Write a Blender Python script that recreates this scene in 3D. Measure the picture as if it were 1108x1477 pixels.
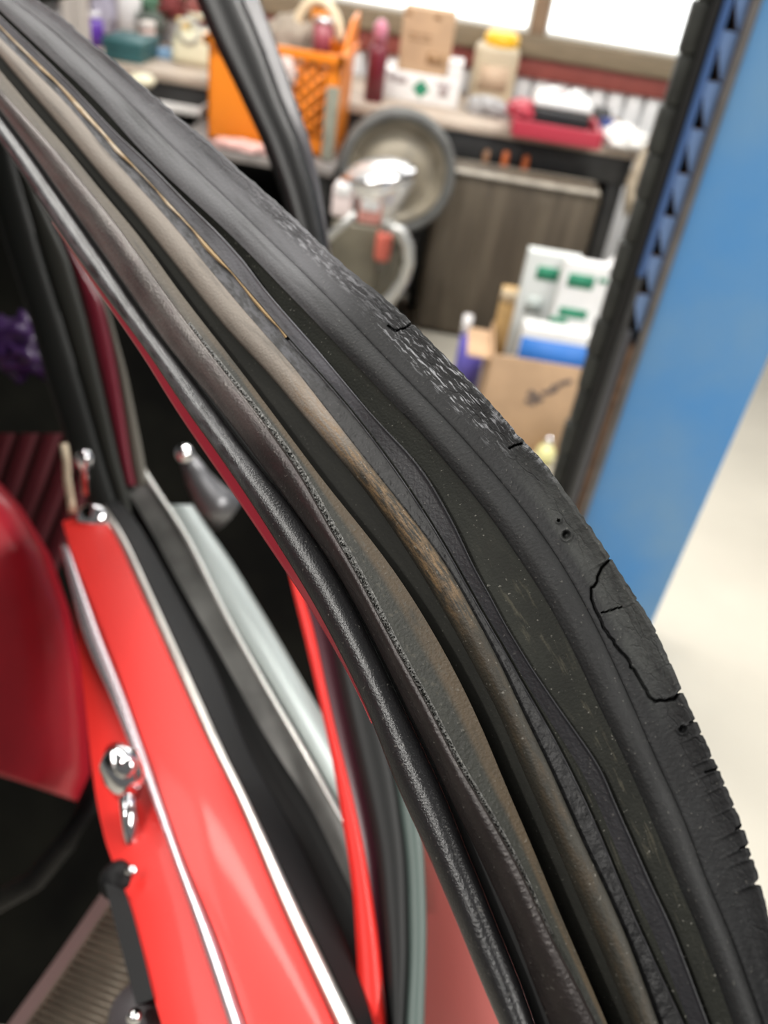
import bpy, bmesh, math, random
import numpy as np
from mathutils import Vector, Matrix
random.seed(7); RNG = np.random.default_rng(5)
for o in list(bpy.data.objects): bpy.data.objects.remove(o)
S = bpy.context.scene
COL = S.collection

# ------------------------------------------------------------------ camera
TH, RO, FPX = math.radians(36), math.radians(9.4), 1230.0
F = np.array([0, math.cos(TH), -math.sin(TH)])
u0 = np.array([0, math.sin(TH), math.cos(TH)]); r0 = np.array([1., 0, 0])
R = math.cos(RO)*r0 + math.sin(RO)*u0
U = -math.sin(RO)*r0 + math.cos(RO)*u0
C = np.array([0, 0, 1.5])
cd = bpy.data.cameras.new('camera'); cam = bpy.data.objects.new('camera', cd); COL.objects.link(cam)
cam.matrix_world = Matrix(((R[0], U[0], -F[0], C[0]), (R[1], U[1], -F[1], C[1]), (R[2], U[2], -F[2], C[2]), (0, 0, 0, 1)))
cd.sensor_fit = 'VERTICAL'; cd.sensor_height = 36; cd.lens = FPX/1477*36
cd.clip_start = 0.02
cd.dof.use_dof = True; cd.dof.focus_distance = 0.272; cd.dof.aperture_fstop = cd.lens/3.4
S.camera = cam

# ------------------------------------------------------------------ light
w = bpy.data.worlds.new('world'); S.world = w; w.use_nodes = True
w.node_tree.nodes['Background'].inputs[0].default_value = (1.0, 0.985, 0.96, 1)
w.node_tree.nodes['Background'].inputs[1].default_value = 0.12
def area(name, loc, rot, sx, sy, power, col=(1, 0.97, 0.92)):
    l = bpy.data.lights.new(name, 'AREA'); l.shape = 'RECTANGLE'; l.size = sx; l.size_y = sy; l.energy = power; l.color = col
    o = bpy.data.objects.new(name, l); COL.objects.link(o); o.location = loc; o.rotation_euler = rot; return o
area('ceiling_lamp_front', (0.3, 2.3, 3.3), (0, 0, 0), 2.6, 0.35, 105)
area('ceiling_lamp_left', (-1.7, 1.1, 3.2), (0, 0, 0), 1.2, 2.4, 75)
area('fill_light_right', (2.3, -0.2, 3.0), (0, math.radians(25), 0), 0.5, 2.4, 85)  # unseen fill light, added to brighten the blue column and floor
area('ceiling_tube_lamp', (-1.42, -0.92, 3.2), (0, 0, 0.3), 0.16, 0.5, 45)
S.view_settings.view_transform = 'Standard'; S.view_settings.look = 'None'
S.view_settings.gamma = 1; S.view_settings.use_curve_mapping = False
S.view_settings.exposure = 0.2

# ------------------------------------------------------------------ helpers
def ray(x, y): return F + (x-554)/FPX*R - (y-738.5)/FPX*U
def P(x, y, z): return C + ray(x, y)*z
def aty(x, y, Y): d = ray(x, y); return C + d*Y/d[1]
def atz(x, y, z): d = ray(x, y); return C + d*(z-1.5)/d[2]

MATS = {}
def mat(name, col, rough=0.5, metal=0.0, spec=0.5, var=0.0, vscale=20, col2=None, bump=0.0, bscale=200, coat=0.0, emit=None, estr=0, stretch=None, sheen=0.0):
    if name in MATS: return MATS[name]
    m = bpy.data.materials.new(name); m.use_nodes = True; nt = m.node_tree; b = nt.nodes['Principled BSDF']
    b.inputs['Base Color'].default_value = (*col, 1); b.inputs['Roughness'].default_value = rough
    b.inputs['Metallic'].default_value = metal; b.inputs['Specular IOR Level'].default_value = spec
    b.inputs['Coat Weight'].default_value = coat; b.inputs['Coat Roughness'].default_value = 0.08
    if emit: b.inputs['Emission Color'].default_value = (*emit, 1); b.inputs['Emission Strength'].default_value = estr
    tc = nt.nodes.new('ShaderNodeTexCoord'); mp = nt.nodes.new('ShaderNodeMapping')
    nt.links.new(tc.outputs['Object'], mp.inputs[0])
    if stretch: mp.inputs['Scale'].default_value = stretch
    if var > 0 or col2:
        n = nt.nodes.new('ShaderNodeTexNoise'); n.inputs['Scale'].default_value = vscale; n.inputs['Detail'].default_value = 6
        nt.links.new(mp.outputs[0], n.inputs[0])
        r = nt.nodes.new('ShaderNodeValToRGB'); r.color_ramp.elements[0].position = 0.35; r.color_ramp.elements[1].position = 0.68
        c2 = col2 or tuple(min(1, c*(1+var)) for c in col)
        c1 = col if col2 else tuple(c*(1-var) for c in col)
        r.color_ramp.elements[0].color = (*c1, 1); r.color_ramp.elements[1].color = (*c2, 1)
        nt.links.new(n.outputs[0], r.inputs[0]); nt.links.new(r.outputs[0], b.inputs['Base Color'])
    if bump > 0:
        n2 = nt.nodes.new('ShaderNodeTexNoise'); n2.inputs['Scale'].default_value = bscale; n2.inputs['Detail'].default_value = 5
        nt.links.new(mp.outputs[0], n2.inputs[0])
        bp = nt.nodes.new('ShaderNodeBump'); bp.inputs['Strength'].default_value = bump; bp.inputs['Distance'].default_value = 0.002
        nt.links.new(n2.outputs[0], bp.inputs['Height']); nt.links.new(bp.outputs[0], b.inputs['Normal'])
    MATS[name] = m; return m

def strip_mat(name, col, rough, spec, layers=(), bump=0.3, bscale=(60, 900), cracks=False, coat=0.0, metal=0.0, speck=0.15):
    """weathered strip: UV u runs along the strip, v across; each layer = (colour, u0,u1,v0,v1, noise scale u, noise scale v, threshold, softness, amount)"""
    m = bpy.data.materials.new(name); m.use_nodes = True; nt = m.node_tree; b = nt.nodes['Principled BSDF']
    L = nt.links.new; N = nt.nodes.new
    b.inputs['Roughness'].default_value = rough; b.inputs['Specular IOR Level'].default_value = spec
    b.inputs['Coat Weight'].default_value = coat; b.inputs['Coat Roughness'].default_value = 0.25; b.inputs['Metallic'].default_value = metal
    uv = N('ShaderNodeUVMap'); sp = N('ShaderNodeSeparateXYZ'); L(uv.outputs[0], sp.inputs[0])
    tc = N('ShaderNodeTexCoord')
    def noise(su, sv, det=6):
        mp = N('ShaderNodeMapping'); mp.inputs['Scale'].default_value = (su, sv, 1); L(uv.outputs[0], mp.inputs[0])
        n = N('ShaderNodeTexNoise'); n.inputs['Scale'].default_value = 1; n.inputs['Detail'].default_value = det; n.inputs['Roughness'].default_value = 0.62
        L(mp.outputs[0], n.inputs[0]); return n.outputs[0]
    def rng(src, a, b_, c, d):
        q = N('ShaderNodeMapRange'); q.interpolation_type = 'SMOOTHSTEP'
        for i, v_ in enumerate((a, b_, c, d)): q.inputs[i+1].default_value = v_
        L(src, q.inputs[0]); return q.outputs[0]
    def mul(a, b_):
        q = N('ShaderNodeMath'); q.operation = 'MULTIPLY'; L(a, q.inputs[0])
        if isinstance(b_, (int, float)): q.inputs[1].default_value = b_
        else: L(b_, q.inputs[1])
        return q.outputs[0]
    def mix(fac, ca, cb):
        q = N('ShaderNodeMixRGB'); L(fac, q.inputs[0])
        if isinstance(ca, tuple): q.inputs[1].default_value = (*ca, 1)
        else: L(ca, q.inputs[1])
        q.inputs[2].default_value = (*cb, 1); return q.outputs[0]
    base = mix(rng(noise(30, 2), 0.35, 0.7, 0, 1), tuple(c*0.82 for c in col), tuple(c*1.2 for c in col))
    for (c, ua, ub, va, vb, su, sv, thr, soft, amt) in layers:
        f = rng(noise(su, sv), thr-soft, thr+soft, 0, amt)
        e = 0.03
        f = mul(f, rng(sp.outputs[0], ua-e, ua+e, 0, 1)); f = mul(f, rng(sp.outputs[0], ub-e, ub+e, 1, 0))
        ev = 0.12
        f = mul(f, rng(sp.outputs[1], va-ev, va+ev, 0, 1)); f = mul(f, rng(sp.outputs[1], vb-ev, vb+ev, 1, 0))
        base = mix(f, base, c)
    if speck:                                       # dust specks
        n = N('ShaderNodeTexNoise'); n.inputs['Scale'].default_value = 900; n.inputs['Detail'].default_value = 3
        L(tc.outputs['Object'], n.inputs[0])
        base = mix(rng(n.outputs[0], 0.66, 0.74, 0, speck), base, (0.45, 0.43, 0.38))
    L(base, b.inputs['Base Color'])
    n2 = N('ShaderNodeTexNoise'); n2.inputs['Scale'].default_value = bscale[1]; n2.inputs['Detail'].default_value = 6; L(tc.outputs['Object'], n2.inputs[0])
    h = n2.outputs[0]
    if cracks:
        vo = N('ShaderNodeTexVoronoi'); vo.feature = 'DISTANCE_TO_EDGE'; vo.inputs['Scale'].default_value = 1
        mp = N('ShaderNodeMapping'); mp.inputs['Scale'].default_value = (75, 5, 1); L(uv.outputs[0], mp.inputs[0])
        dn = N('ShaderNodeTexNoise'); dn.inputs['Scale'].default_value = 3; L(mp.outputs[0], dn.inputs[0])
        ad = N('ShaderNodeMixRGB'); ad.inputs[0].default_value = 0.25; L(mp.outputs[0], ad.inputs[1]); L(dn.outputs[1], ad.inputs[2])
        L(ad.outputs[0], vo.inputs[0])
        ck = mul(rng(vo.outputs[0], 0.0, 0.06, 1, 0), rng(sp.outputs[1], 0.35, 0.75, 0, 1))
        ck = mul(ck, rng(noise(20, 3), 0.42, 0.6, 0, 1))
        sb = N('ShaderNodeMath'); sb.operation = 'SUBTRACT'; L(h, sb.inputs[0]); L(mul(ck, 0.9), sb.inputs[1]); h = sb.outputs[0]
    bp = N('ShaderNodeBump'); bp.inputs['Strength'].default_value = bump; bp.inputs['Distance'].default_value = 0.0006
    L(h, bp.inputs['Height']); L(bp.outputs[0], b.inputs['Normal'])
    return m

def tag(o, label=None, cat=None, group=None, kind=None):
    if label: o['label'] = label
    if cat: o['category'] = cat
    if group: o['group'] = group
    if kind: o['kind'] = kind
    return o
def thing(name, label, cat, loc=(0, 0, 0), group=None):
    o = bpy.data.objects.new(name, None); COL.objects.link(o); o.location = loc; o.empty_display_size = 0.05
    return tag(o, label, cat, group)
def link(name, me, m, parent=None, smooth=True, bevel=0, label=None):
    if m: me.materials.append(m)
    if smooth: me.shade_smooth() if hasattr(me, 'shade_smooth') else None
    o = bpy.data.objects.new(name, me); COL.objects.link(o)
    if parent is not None:
        o.parent = parent
        q = parent; off = Vector((0, 0, 0))
        while q is not None: off += q.location; q = q.parent
        o.location = -off
    if bevel:
        md = o.modifiers.new('bevel', 'BEVEL'); md.width = bevel; md.segments = 3; md.limit_method = 'ANGLE'
    if label: o['label'] = label
    return o
def mesh(name, V, Fc):
    me = bpy.data.meshes.new(name); me.from_pydata([tuple(v) for v in V], [], Fc); me.update(); return me
def bm_mesh(name, bm):
    bmesh.ops.recalc_face_normals(bm, faces=bm.faces); me = bpy.data.meshes.new(name); bm.to_mesh(me); bm.free(); return me

def box(name, lo, hi, m, parent=None, bevel=0.004, rot=None, label=None, taper=1.0):
    lo = np.array(lo, float); hi = np.array(hi, float); c = (lo+hi)/2; s = (hi-lo)/2
    bm = bmesh.new(); bmesh.ops.create_cube(bm, size=2)
    for v in bm.verts:
        t = taper if v.co.z > 0 else 1.0
        v.co = Vector((v.co.x*s[0]*t, v.co.y*s[1]*t, v.co.z*s[2]))
    if rot: bmesh.ops.rotate(bm, verts=bm.verts, cent=(0, 0, 0), matrix=Matrix.Rotation(rot[0], 3, 'X') @ Matrix.Rotation(rot[1], 3, 'Y') @ Matrix.Rotation(rot[2], 3, 'Z'))
    bmesh.ops.translate(bm, verts=bm.verts, vec=Vector(c))
    return link(name, bm_mesh(name, bm), m, parent, smooth=True, bevel=bevel, label=label)
def lathe(name, prof, loc, m, parent=None, axis=(0, 0, 1), seg=32, label=None):
    V = []; Fc = []; n = len(prof)
    q = Vector((0, 0, 1)).rotation_difference(Vector(axis).normalized())
    for j in range(seg):
        a = 2*math.pi*j/seg
        for r, z in prof: V.append(q @ Vector((r*math.cos(a), r*math.sin(a), z)) + Vector(loc))
    for j in range(seg):
        for i in range(n-1):
            a, b = j*n+i, ((j+1) % seg)*n+i
            Fc.append((a, b, b+1, a+1))
    return link(name, mesh(name, V, Fc), m, parent, label=label)
def tube(name, pts, rad, m, parent=None, seg=12, label=None):
    pts = [np.array(p, float) for p in pts]; n = len(pts)
    if isinstance(rad, (int, float)): rad = [rad]*n
    V = []; Fc = []; ref = np.array([0.3, 0.5, 0.81])
    for i, p in enumerate(pts):
        t = pts[min(i+1, n-1)]-pts[max(i-1, 0)]; t /= np.linalg.norm(t)
        a = np.cross(t, ref); a /= np.linalg.norm(a); b = np.cross(t, a)
        for k in range(seg): g = 2*math.pi*k/seg; V.append(p+rad[i]*(a*math.cos(g)+b*math.sin(g)))
    for i in range(n-1):
        for k in range(seg): Fc.append((i*seg+k, i*seg+(k+1) % seg, (i+1)*seg+(k+1) % seg, (i+1)*seg+k))
    Fc.append(tuple(range(seg))[::-1]); Fc.append(tuple((n-1)*seg+k for k in range(seg)))
    return link(name, mesh(name, V, Fc), m, parent, label=label)
def blob(name, c, r, m, parent=None, amp=0.15, freq=3, seed=0, squash=None, label=None, sub=4):
    bm = bmesh.new(); bmesh.ops.create_icosphere(bm, subdivisions=sub, radius=1)
    from mathutils import noise as mn
    for v in bm.verts:
        d = 1+amp*mn.noise(v.co*freq+Vector((seed*3.1, seed, 0)))+amp*0.5*mn.noise(v.co*freq*2.3+Vector((seed, 7, 0)))
        q = v.co*d
        v.co = Vector((q.x*r[0]+c[0], q.y*r[1]+c[1], max(q.z, -0.6 if squash else -9)*r[2]+c[2]))
    return link(name, bm_mesh(name, bm), m, parent, label=label)

# curves: smoothed polylines resampled
def dense(pts, n=700, ext=260, smooth=9):
    p = np.array(pts, float)
    d0 = p[0]-p[min(3, len(p)-1)]; d0 /= np.linalg.norm(d0); d1 = p[-1]-p[-min(4, len(p))]; d1 /= np.linalg.norm(d1)
    if ext: p = np.vstack([p[0]+d0*ext, p, p[-1]+d1*ext])
    s = np.r_[0, np.cumsum(np.linalg.norm(np.diff(p, axis=0), axis=1))]
    t = np.linspace(0, s[-1], n); q = np.c_[np.interp(t, s, p[:, 0]), np.interp(t, s, p[:, 1])]
    k = np.hanning(2*smooth+3)[1:-1]; k /= k.sum()
    pad = np.vstack([2*q[0]-q[1:smooth+1][::-1], q, 2*q[-1]-q[-smooth-1:-1][::-1]])
    return np.c_[np.convolve(pad[:, 0], k, 'valid'), np.convolve(pad[:, 1], k, 'valid')]

def solid_band(name, A, B, Zf, prof, m, parent, M=10, thick=0.008, hfun=None, label=None, u=None, inset=0.0, endcap=True):
    """closed extrusion between edge lines A (v=0) and B (v=1); prof(v) = height in metres towards the viewer side of the strip"""
    n = len(A); vs = np.linspace(0, 1, M+1)
    uu = np.linspace(0, 1, n) if u is None else u
    V = np.zeros((n, 2*(M+1), 3))
    for j, v in enumerate(vs):
        pix = A*(1-v)+B*v
        h = prof(v, uu) if hfun is None else prof(v, uu)+hfun(pix, v, uu)
        h = np.broadcast_to(h, (n,))
        z = Zf(pix[:, 0], pix[:, 1])
        d = F[None]+((pix[:, 0]-554)/FPX)[:, None]*R[None]-((pix[:, 1]-738.5)/FPX)[:, None]*U[None]
        V[:, j] = C+d*(z-h)[:, None]
        vb = 0.5+(v-0.5)*(1-inset); pb = A*(1-vb)+B*vb
        db = F[None]+((pb[:, 0]-554)/FPX)[:, None]*R[None]-((pb[:, 1]-738.5)/FPX)[:, None]*U[None]
        V[:, 2*M+1-j] = C+db*(Zf(pb[:, 0], pb[:, 1])-np.minimum(h, 0.0)+thick)[:, None]
    W = 2*(M+1); Fc = []
    for i in range(n-1):
        for j in range(W):
            a = i*W+j; b = i*W+(j+1) % W
            Fc.append((a, b, b+W, a+W))
    Fc.append(tuple(range(W))[::-1]); Fc.append(tuple((n-1)*W+k for k in range(W)))
    me = mesh(name, V.reshape(-1, 3), Fc)
    uvl = me.uv_layers.new(name='UVMap')
    vv = np.r_[vs, vs[::-1]]
    U_ = np.repeat(uu, W); V_ = np.tile(vv, n)
    idx = np.zeros(len(me.loops), int); me.loops.foreach_get('vertex_index', idx)
    uvl.data.foreach_set('uv', np.c_[U_[idx], V_[idx]].astype(np.float32).ravel())
    bm = bmesh.new(); bm.from_mesh(me); bmesh.ops.recalc_face_normals(bm, faces=bm.faces)
    for e in bm.edges:
        if len(e.link_faces) == 2 and e.calc_face_angle(0) > 1.0: e.smooth = False
    bm.to_mesh(me); bm.free()
    return link(name, me, m, parent, label=label)

# ------------------------------------------------------------------ the setting
BENCH_Z, BENCH_Y, WALL_Y = 0.80, 3.6, 4.3
m_floor = mat('floor_paint', (0.66, 0.62, 0.53), 0.55, var=0.06, vscale=2.5, bump=0.1, bscale=30)
fl = box('floor', (-5, -4, -0.08), (6, WALL_Y+0.2, 0), m_floor, bevel=0); tag(fl, 'pale cream painted concrete workshop floor', 'floor', kind='structure')
m_wall = mat('wall_panel', (0.72, 0.72, 0.73), 0.5, var=0.05, vscale=4)
zs = float(aty(970, 82, WALL_Y)[2]); zt0 = float(aty(955, 112, WALL_Y)[2]); zt1 = float(aty(955, 143, WALL_Y)[2])
def wx(px, py): return float(aty(px, py, WALL_Y)[0])
wall = thing('wall_back', 'white panelled workshop wall behind the bench', 'wall', (0, WALL_Y, 0)); wall['kind'] = 'structure'
box('wall_base', (-3.5, WALL_Y+0.03, 0), (3.5, WALL_Y+0.15, zt1), m_wall, wall, bevel=0)
for i in range(46):                                  # ribbed white cladding boards under the red rail
    x = -1.6+i*0.085
    box('cladding_board', (x, WALL_Y-0.012, 0), (x+0.068, WALL_Y+0.03, zt1), m_wall, wall, bevel=0.006)
box('wall_head', (-3.5, WALL_Y+0.03, 2.35), (3.5, WALL_Y+0.15, 3.4), m_wall, wall, bevel=0)
m_sill = mat('sill_wood', (0.20, 0.155, 0.10), 0.6, var=0.15, vscale=8, stretch=(1, 6, 6))
tr = box('trim_1', (-3.5, WALL_Y-0.03, zt1), (3.5, WALL_Y+0.12, zt0), mat('rail_red', (0.22, 0.05, 0.04), 0.5, var=0.1), bevel=0.006)
tag(tr, 'dark red painted rail running under the window sill', 'trim', kind='structure')
tr = box('trim_2', (-3.5, WALL_Y-0.05, zt0), (3.5, WALL_Y+0.12, zs), m_sill, bevel=0.006)
tag(tr, 'wide brown wooden window sill board', 'trim', kind='structure')
m_glow = mat('bright_daylight_glass', (1, 1, 1), 0.2, emit=(0.97, 1.0, 0.99), estr=2.2)
xm0, xm1 = wx(768, 20), wx(792, 20); xr = wx(985, 60)
for i, (a, b, lab) in enumerate([(-1.5, xm0, 'overexposed bright window above the cardboard box'), (xm1, xr+0.25, 'bright white window beside the blue lift column')]):
    wn = thing('window_%d' % (i+1), lab, 'window', (0.5*(a+b), WALL_Y, zs)); wn['kind'] = 'structure'
    box('pane', (a, WALL_Y+0.05, zs), (b, WALL_Y+0.06, 2.35), m_glow, wn, bevel=0)
    box('window_frame', (a, WALL_Y, zs), (b, WALL_Y+0.06, zs+0.018), mat('frame_white', (0.75, 0.75, 0.72), 0.4), wn)
    for xx in (a, b): box('window_frame', (xx-0.012, WALL_Y, zs), (xx+0.012, WALL_Y+0.06, 2.35), MATS['frame_white'], wn)
tr = box('trim_3', (xm0, WALL_Y-0.03, zs), (xm1, WALL_Y+0.12, 2.4), mat('post_wood', (0.25, 0.17, 0.11), 0.6, var=0.15), bevel=0.004)
tag(tr, 'brown wooden post between the two windows', 'trim', kind='structure')

# ------------------------------------------------------------------ workbench
m_dark = mat('dark_steel', (0.022, 0.022, 0.022), 0.5, var=0.3, vscale=12)
m_top = mat('bench_wood', (0.45, 0.37, 0.30), 0.55, var=0.25, vscale=6, stretch=(1, 5, 5))
xb1 = float(aty(922, 222, BENCH_Y)[0])
bench = thing('workbench', 'long cluttered workbench with dark front below the windows', 'workbench', (-0.6, BENCH_Y, 0))
box('bench_top', (-2.3, BENCH_Y, BENCH_Z-0.035), (xb1, WALL_Y-0.06, BENCH_Z), m_top, bench, bevel=0.006)
box('front_rail', (-2.3, BENCH_Y+0.015, BENCH_Z-0.14), (xb1-0.01, BENCH_Y+0.05, BENCH_Z-0.036), m_dark, bench)
box('back_panel', (-2.3, WALL_Y-0.15, 0.02), (xb1-0.01, WALL_Y-0.12, BENCH_Z-0.036), m_dark, bench)
box('lower_shelf', (-2.25, BENCH_Y+0.08, 0.25), (xb1-0.03, WALL_Y-0.16, 0.28), m_dark, bench)
for x in (-2.25, -1.1, -0.05, xb1-0.08):
    box('leg', (x, BENCH_Y+0.02, 0), (x+0.06, BENCH_Y+0.08, BENCH_Z-0.036), m_dark, bench)
box('side_panel', (xb1-0.03, BENCH_Y+0.09, 0.0), (xb1-0.012, WALL_Y-0.16, BENCH_Z-0.036), m_dark, bench)

# place helper: stands at height z with its front lower edge through the given picture points
def spot(bl, br, tl, z):
    p0 = atz(*bl, z); Y = min(float(p0[1]), 4.04); p0 = aty(*bl, Y); p1 = aty(*br, Y); p2 = aty(*tl, Y)
    return float(p0[0]), float(p1[0]), Y, z, float(p2[2])
def carton(name, bl, br, tl, z, depth, m, label, cat='box', parts=None, bevel=0.005, rot=None):
    x0, x1, Y, z0, z1 = spot(bl, br, tl, z)
    t = thing(name, label, cat, ((x0+x1)/2, Y+depth/2, z0))
    box('body', (x0, Y, z0), (x1, Y+depth, z1), m, t, bevel=bevel, rot=rot)
    return t, (x0, x1, Y, z0, z1)
m_card = mat('cardboard', (0.50, 0.33, 0.20), 0.75, var=0.1, vscale=10)
m_white = mat('white_card', (0.78, 0.77, 0.76), 0.5, var=0.04)
m_green = mat('print_green', (0.02, 0.22, 0.12), 0.6)
m_tape = mat('brown_tape', (0.33, 0.19, 0.09), 0.4)
m_ink = mat('print_ink', (0.10, 0.08, 0.08), 0.6)

# white box with green diamond
t, (x0, x1, Y, z0, z1) = carton('white_carton', (547, 140), (658, 160), (549, 98), BENCH_Z, 0.2, m_white, 'white carton with a green diamond mark on the bench', 'box')
WB = (x0, x1, Y, z0, z1)
def diamond(name, cx, Y, cz, r, m, par):
    V = [(cx-r, Y, cz), (cx, Y, cz-r), (cx+r, Y, cz), (cx, Y, cz+r)]; V += [(a, b-0.001, c) for a, b, c in V]
    return link(name, mesh(name, V, [(0, 1, 2, 3), (7, 6, 5, 4), (0, 4, 5, 1), (1, 5, 6, 2), (2, 6, 7, 3), (3, 7, 4, 0)]), m, par, smooth=False)
p = aty(607, 128, Y-0.001); diamond('green_diamond', p[0], Y-0.001, p[2], 0.036, m_green, t)
for k, (px, py, w_, h_) in enumerate([(580, 115, 0.022, 0.012), (566, 110, 0.014, 0.012), (640, 122, 0.03, 0.006), (640, 132, 0.02, 0.02)]):
    p = aty(px, py, Y); box('printed_mark', (p[0]-w_, Y-0.0015, p[2]-h_), (p[0]+w_, Y, p[2]+h_), mat('print_grey', (0.42, 0.36, 0.36), 0.6), t, bevel=0)
# upright cardboard box on it
cz0 = z1
p0, p1, p2 = aty(573, 96, Y+0.03), aty(646, 104, Y+0.03), aty(571, 6, Y+0.03)
t = thing('cardboard_box', 'upright brown cardboard box standing on the white carton', 'box', ((p0[0]+p1[0])/2, Y+0.1, cz0))
box('body', (p0[0], Y+0.03, cz0), (p1[0], Y+0.17, p2[2]), m_card, t)
q = aty(628, 86, Y+0.03); box('tape', (q[0]-0.035, Y+0.0275, q[2]-0.02), (q[0]+0.035, Y+0.03, q[2]+0.02), m_tape, t, bevel=0)
for px, py in ((590, 18), (632, 25)):
    q = aty(px, py, Y+0.03); box('printed_mark', (q[0]-0.012, Y+0.028, q[2]-0.009), (q[0]+0.012, Y+0.03, q[2]+0.009), m_tape, t, bevel=0)
for py in (50, 58):
    q = aty(606, py, Y+0.03); box('printed_line', (q[0]-0.045, Y+0.0285, q[2]-0.003), (q[0]+0.045, Y+0.03, q[2]+0.003), m_tape, t, bevel=0)
# small white box at its right end
q0, q1 = aty(640, 112, Y+0.01), aty(670, 116, Y+0.01)
t = thing('small_white_box', 'small glossy white box on the end of the white carton', 'box', (q0[0]+0.05, Y+0.06, cz0))
box('body', (q0[0]+0.012, Y+0.005, cz0), (WB[1]-0.001, Y+0.12, cz0+0.055), m_white, t)
box('lid', (q0[0]+0.010, Y+0.003, cz0+0.055), (WB[1]+0.001, Y+0.122, cz0+0.066), m_white, t)

# bucket with yellow lid
x0, x1, Y, z0, z1 = spot((676, 132), (738, 143), (681, 62), BENCH_Z)
t = thing('plastic_canister', 'beige translucent canister with a yellow lid on the bench', 'canister', ((x0+x1)/2, Y+0.09, z0))
cx = (x0+x1)/2; hw = (x1-x0)/2
box('body', (x0, Y, z0), (x1, Y+0.17, z1), mat('canister_beige', (0.52, 0.43, 0.30), 0.45, var=0.1, vscale=5), t, bevel=0.025)
m_yel = mat('yellow_plastic', (0.85, 0.48, 0.02), 0.35)
lathe('lid', [(0.0, 0.0), (hw*0.72, 0), (hw*0.78, 0.012), (hw*0.78, 0.04), (hw*0.6, 0.055), (0, 0.055)], (cx+0.01, Y+0.085, z1-0.004), m_yel, t)
box('label_patch', (x0+0.03, Y-0.0015, z0+0.05), (x1-0.03, Y, z0+0.15), mat('faded_label', (0.55, 0.40, 0.28), 0.6), t, bevel=0)
# dark red bottle
x0, x1, Y, z0, z1 = spot((524, 146), (549, 150), (534, 62), BENCH_Z); r = (x1-x0)/2*1.1
lt = thing('dark_red_bottle', 'dark red bottle with pink cap behind the orange crate', 'bottle', ((x0+x1)/2, Y+r, z0))
lathe('body', [(0, 0), (r, 0), (r, (z1-z0)*0.85), (r*0.7, z1-z0), (0, z1-z0)], ((x0+x1)/2, Y+r, z0), mat('maroon_plastic', (0.17, 0.02, 0.035), 0.35), lt)
lathe('cap', [(0, 0), (r*0.75, 0), (r*0.7, 0.06), (r*0.3, 0.08), (0, 0.08)], ((x0+x1)/2, Y+r, z1), mat('pink_cap', (0.55, 0.20, 0.28), 0.25), lt)

# red tray with black and silver appliance
x0, x1, Y, z0, z1 = spot((742, 196), (862, 208), (738, 178), BENCH_Z)
m_red_tray = mat('red_plastic', (0.42, 0.035, 0.06), 0.4)
t = thing('red_tray', 'shallow red plastic tray on the bench holding a black device', 'tray', ((x0+x1)/2, Y+0.14, z0))
box('tray_floor', (x0, Y, z0), (x1, Y+0.28, z0+0.012), m_red_tray, t)
for a, b in (((x0-.01, Y-.012, z0), (x1+.01, Y+.006, z0+.06)), ((x0-.01, Y+.274, z0), (x1+.01, Y+.29, z0+.06)), ((x0-.014, Y-.01, z0), (x0+.004, Y+.29, z0+.06)), ((x1-.004, Y-.01, z0), (x1+.014, Y+.29, z0+.06))):
    box('tray_wall', a, b, m_red_tray, t)
blob('crumpled_rim', (x0+0.02, Y+0.12, z0+0.075), (0.06, 0.1, 0.035), m_red_tray, t, amp=0.3, seed=3)
t = thing('black_device', 'black boxy device with shiny white top sitting in the red tray', 'appliance', ((x0+x1)/2, Y+0.14, z0+0.013))
dx0, dx1 = float(aty(768, 170, Y+0.03)[0]), float(aty(850, 180, Y+0.03)[0])
box('body', (dx0, Y+0.03, z0+0.013), (dx1, Y+0.22, z0+0.105), mat('black_plastic', (0.015, 0.015, 0.016), 0.4), t, bevel=0.015)
box('top_cover', (dx0-0.012, Y+0.03, z0+0.106), (dx1+0.012, Y+0.235, z0+0.15), mat('silver_plastic', (0.75, 0.75, 0.75), 0.25), t, bevel=0.02, taper=0.85)
for k in (0.3, 0.7): lathe('knob', [(0, 0), (0.028, 0), (0.022, 0.02), (0, 0.022)], (dx0+(dx1-dx0)*k, Y+0.11, z0+0.15), mat('bright_white', (0.85, 0.85, 0.85), 0.3), t)
box('red_badge', (dx0+0.075, Y+0.08, z0+0.15), (dx0+0.11, Y+0.11, z0+0.155), m_red_tray, t, bevel=0.001)
# small things right of it
t, _ = carton('small_blue_box', (866, 190), (884, 194), (866, 172), BENCH_Z, 0.06, mat('navy', (0.03, 0.05, 0.22), 0.5), 'small dark blue box beside the white rag', 'box')
t, _ = carton('dark_grey_case', (852, 182), (876, 186), (850, 155), BENCH_Z, 0.07, mat('charcoal', (0.06, 0.06, 0.06), 0.5), 'dark grey case standing behind the blue box', 'case')
p = atz(898, 215, BENCH_Z)
b = blob('white_rag', (p[0], p[1]+0.04, BENCH_Z+0.028), (0.09, 0.07, 0.05), mat('rag_white', (0.85, 0.83, 0.8), 0.8), amp=0.35, seed=5, squash=True)
tag(b, 'crumpled white rag on the right end of the bench', 'rag')
p = atz(702, 168, BENCH_Z)
b = blob('grey_cloth', (p[0], p[1]+0.05, BENCH_Z+0.022), (0.085, 0.07, 0.04), mat('cloth_grey', (0.38, 0.37, 0.37), 0.8), amp=0.5, seed=9, squash=True)
tag(b, 'crumpled grey cloth below the beige canister', 'cloth')
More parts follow.
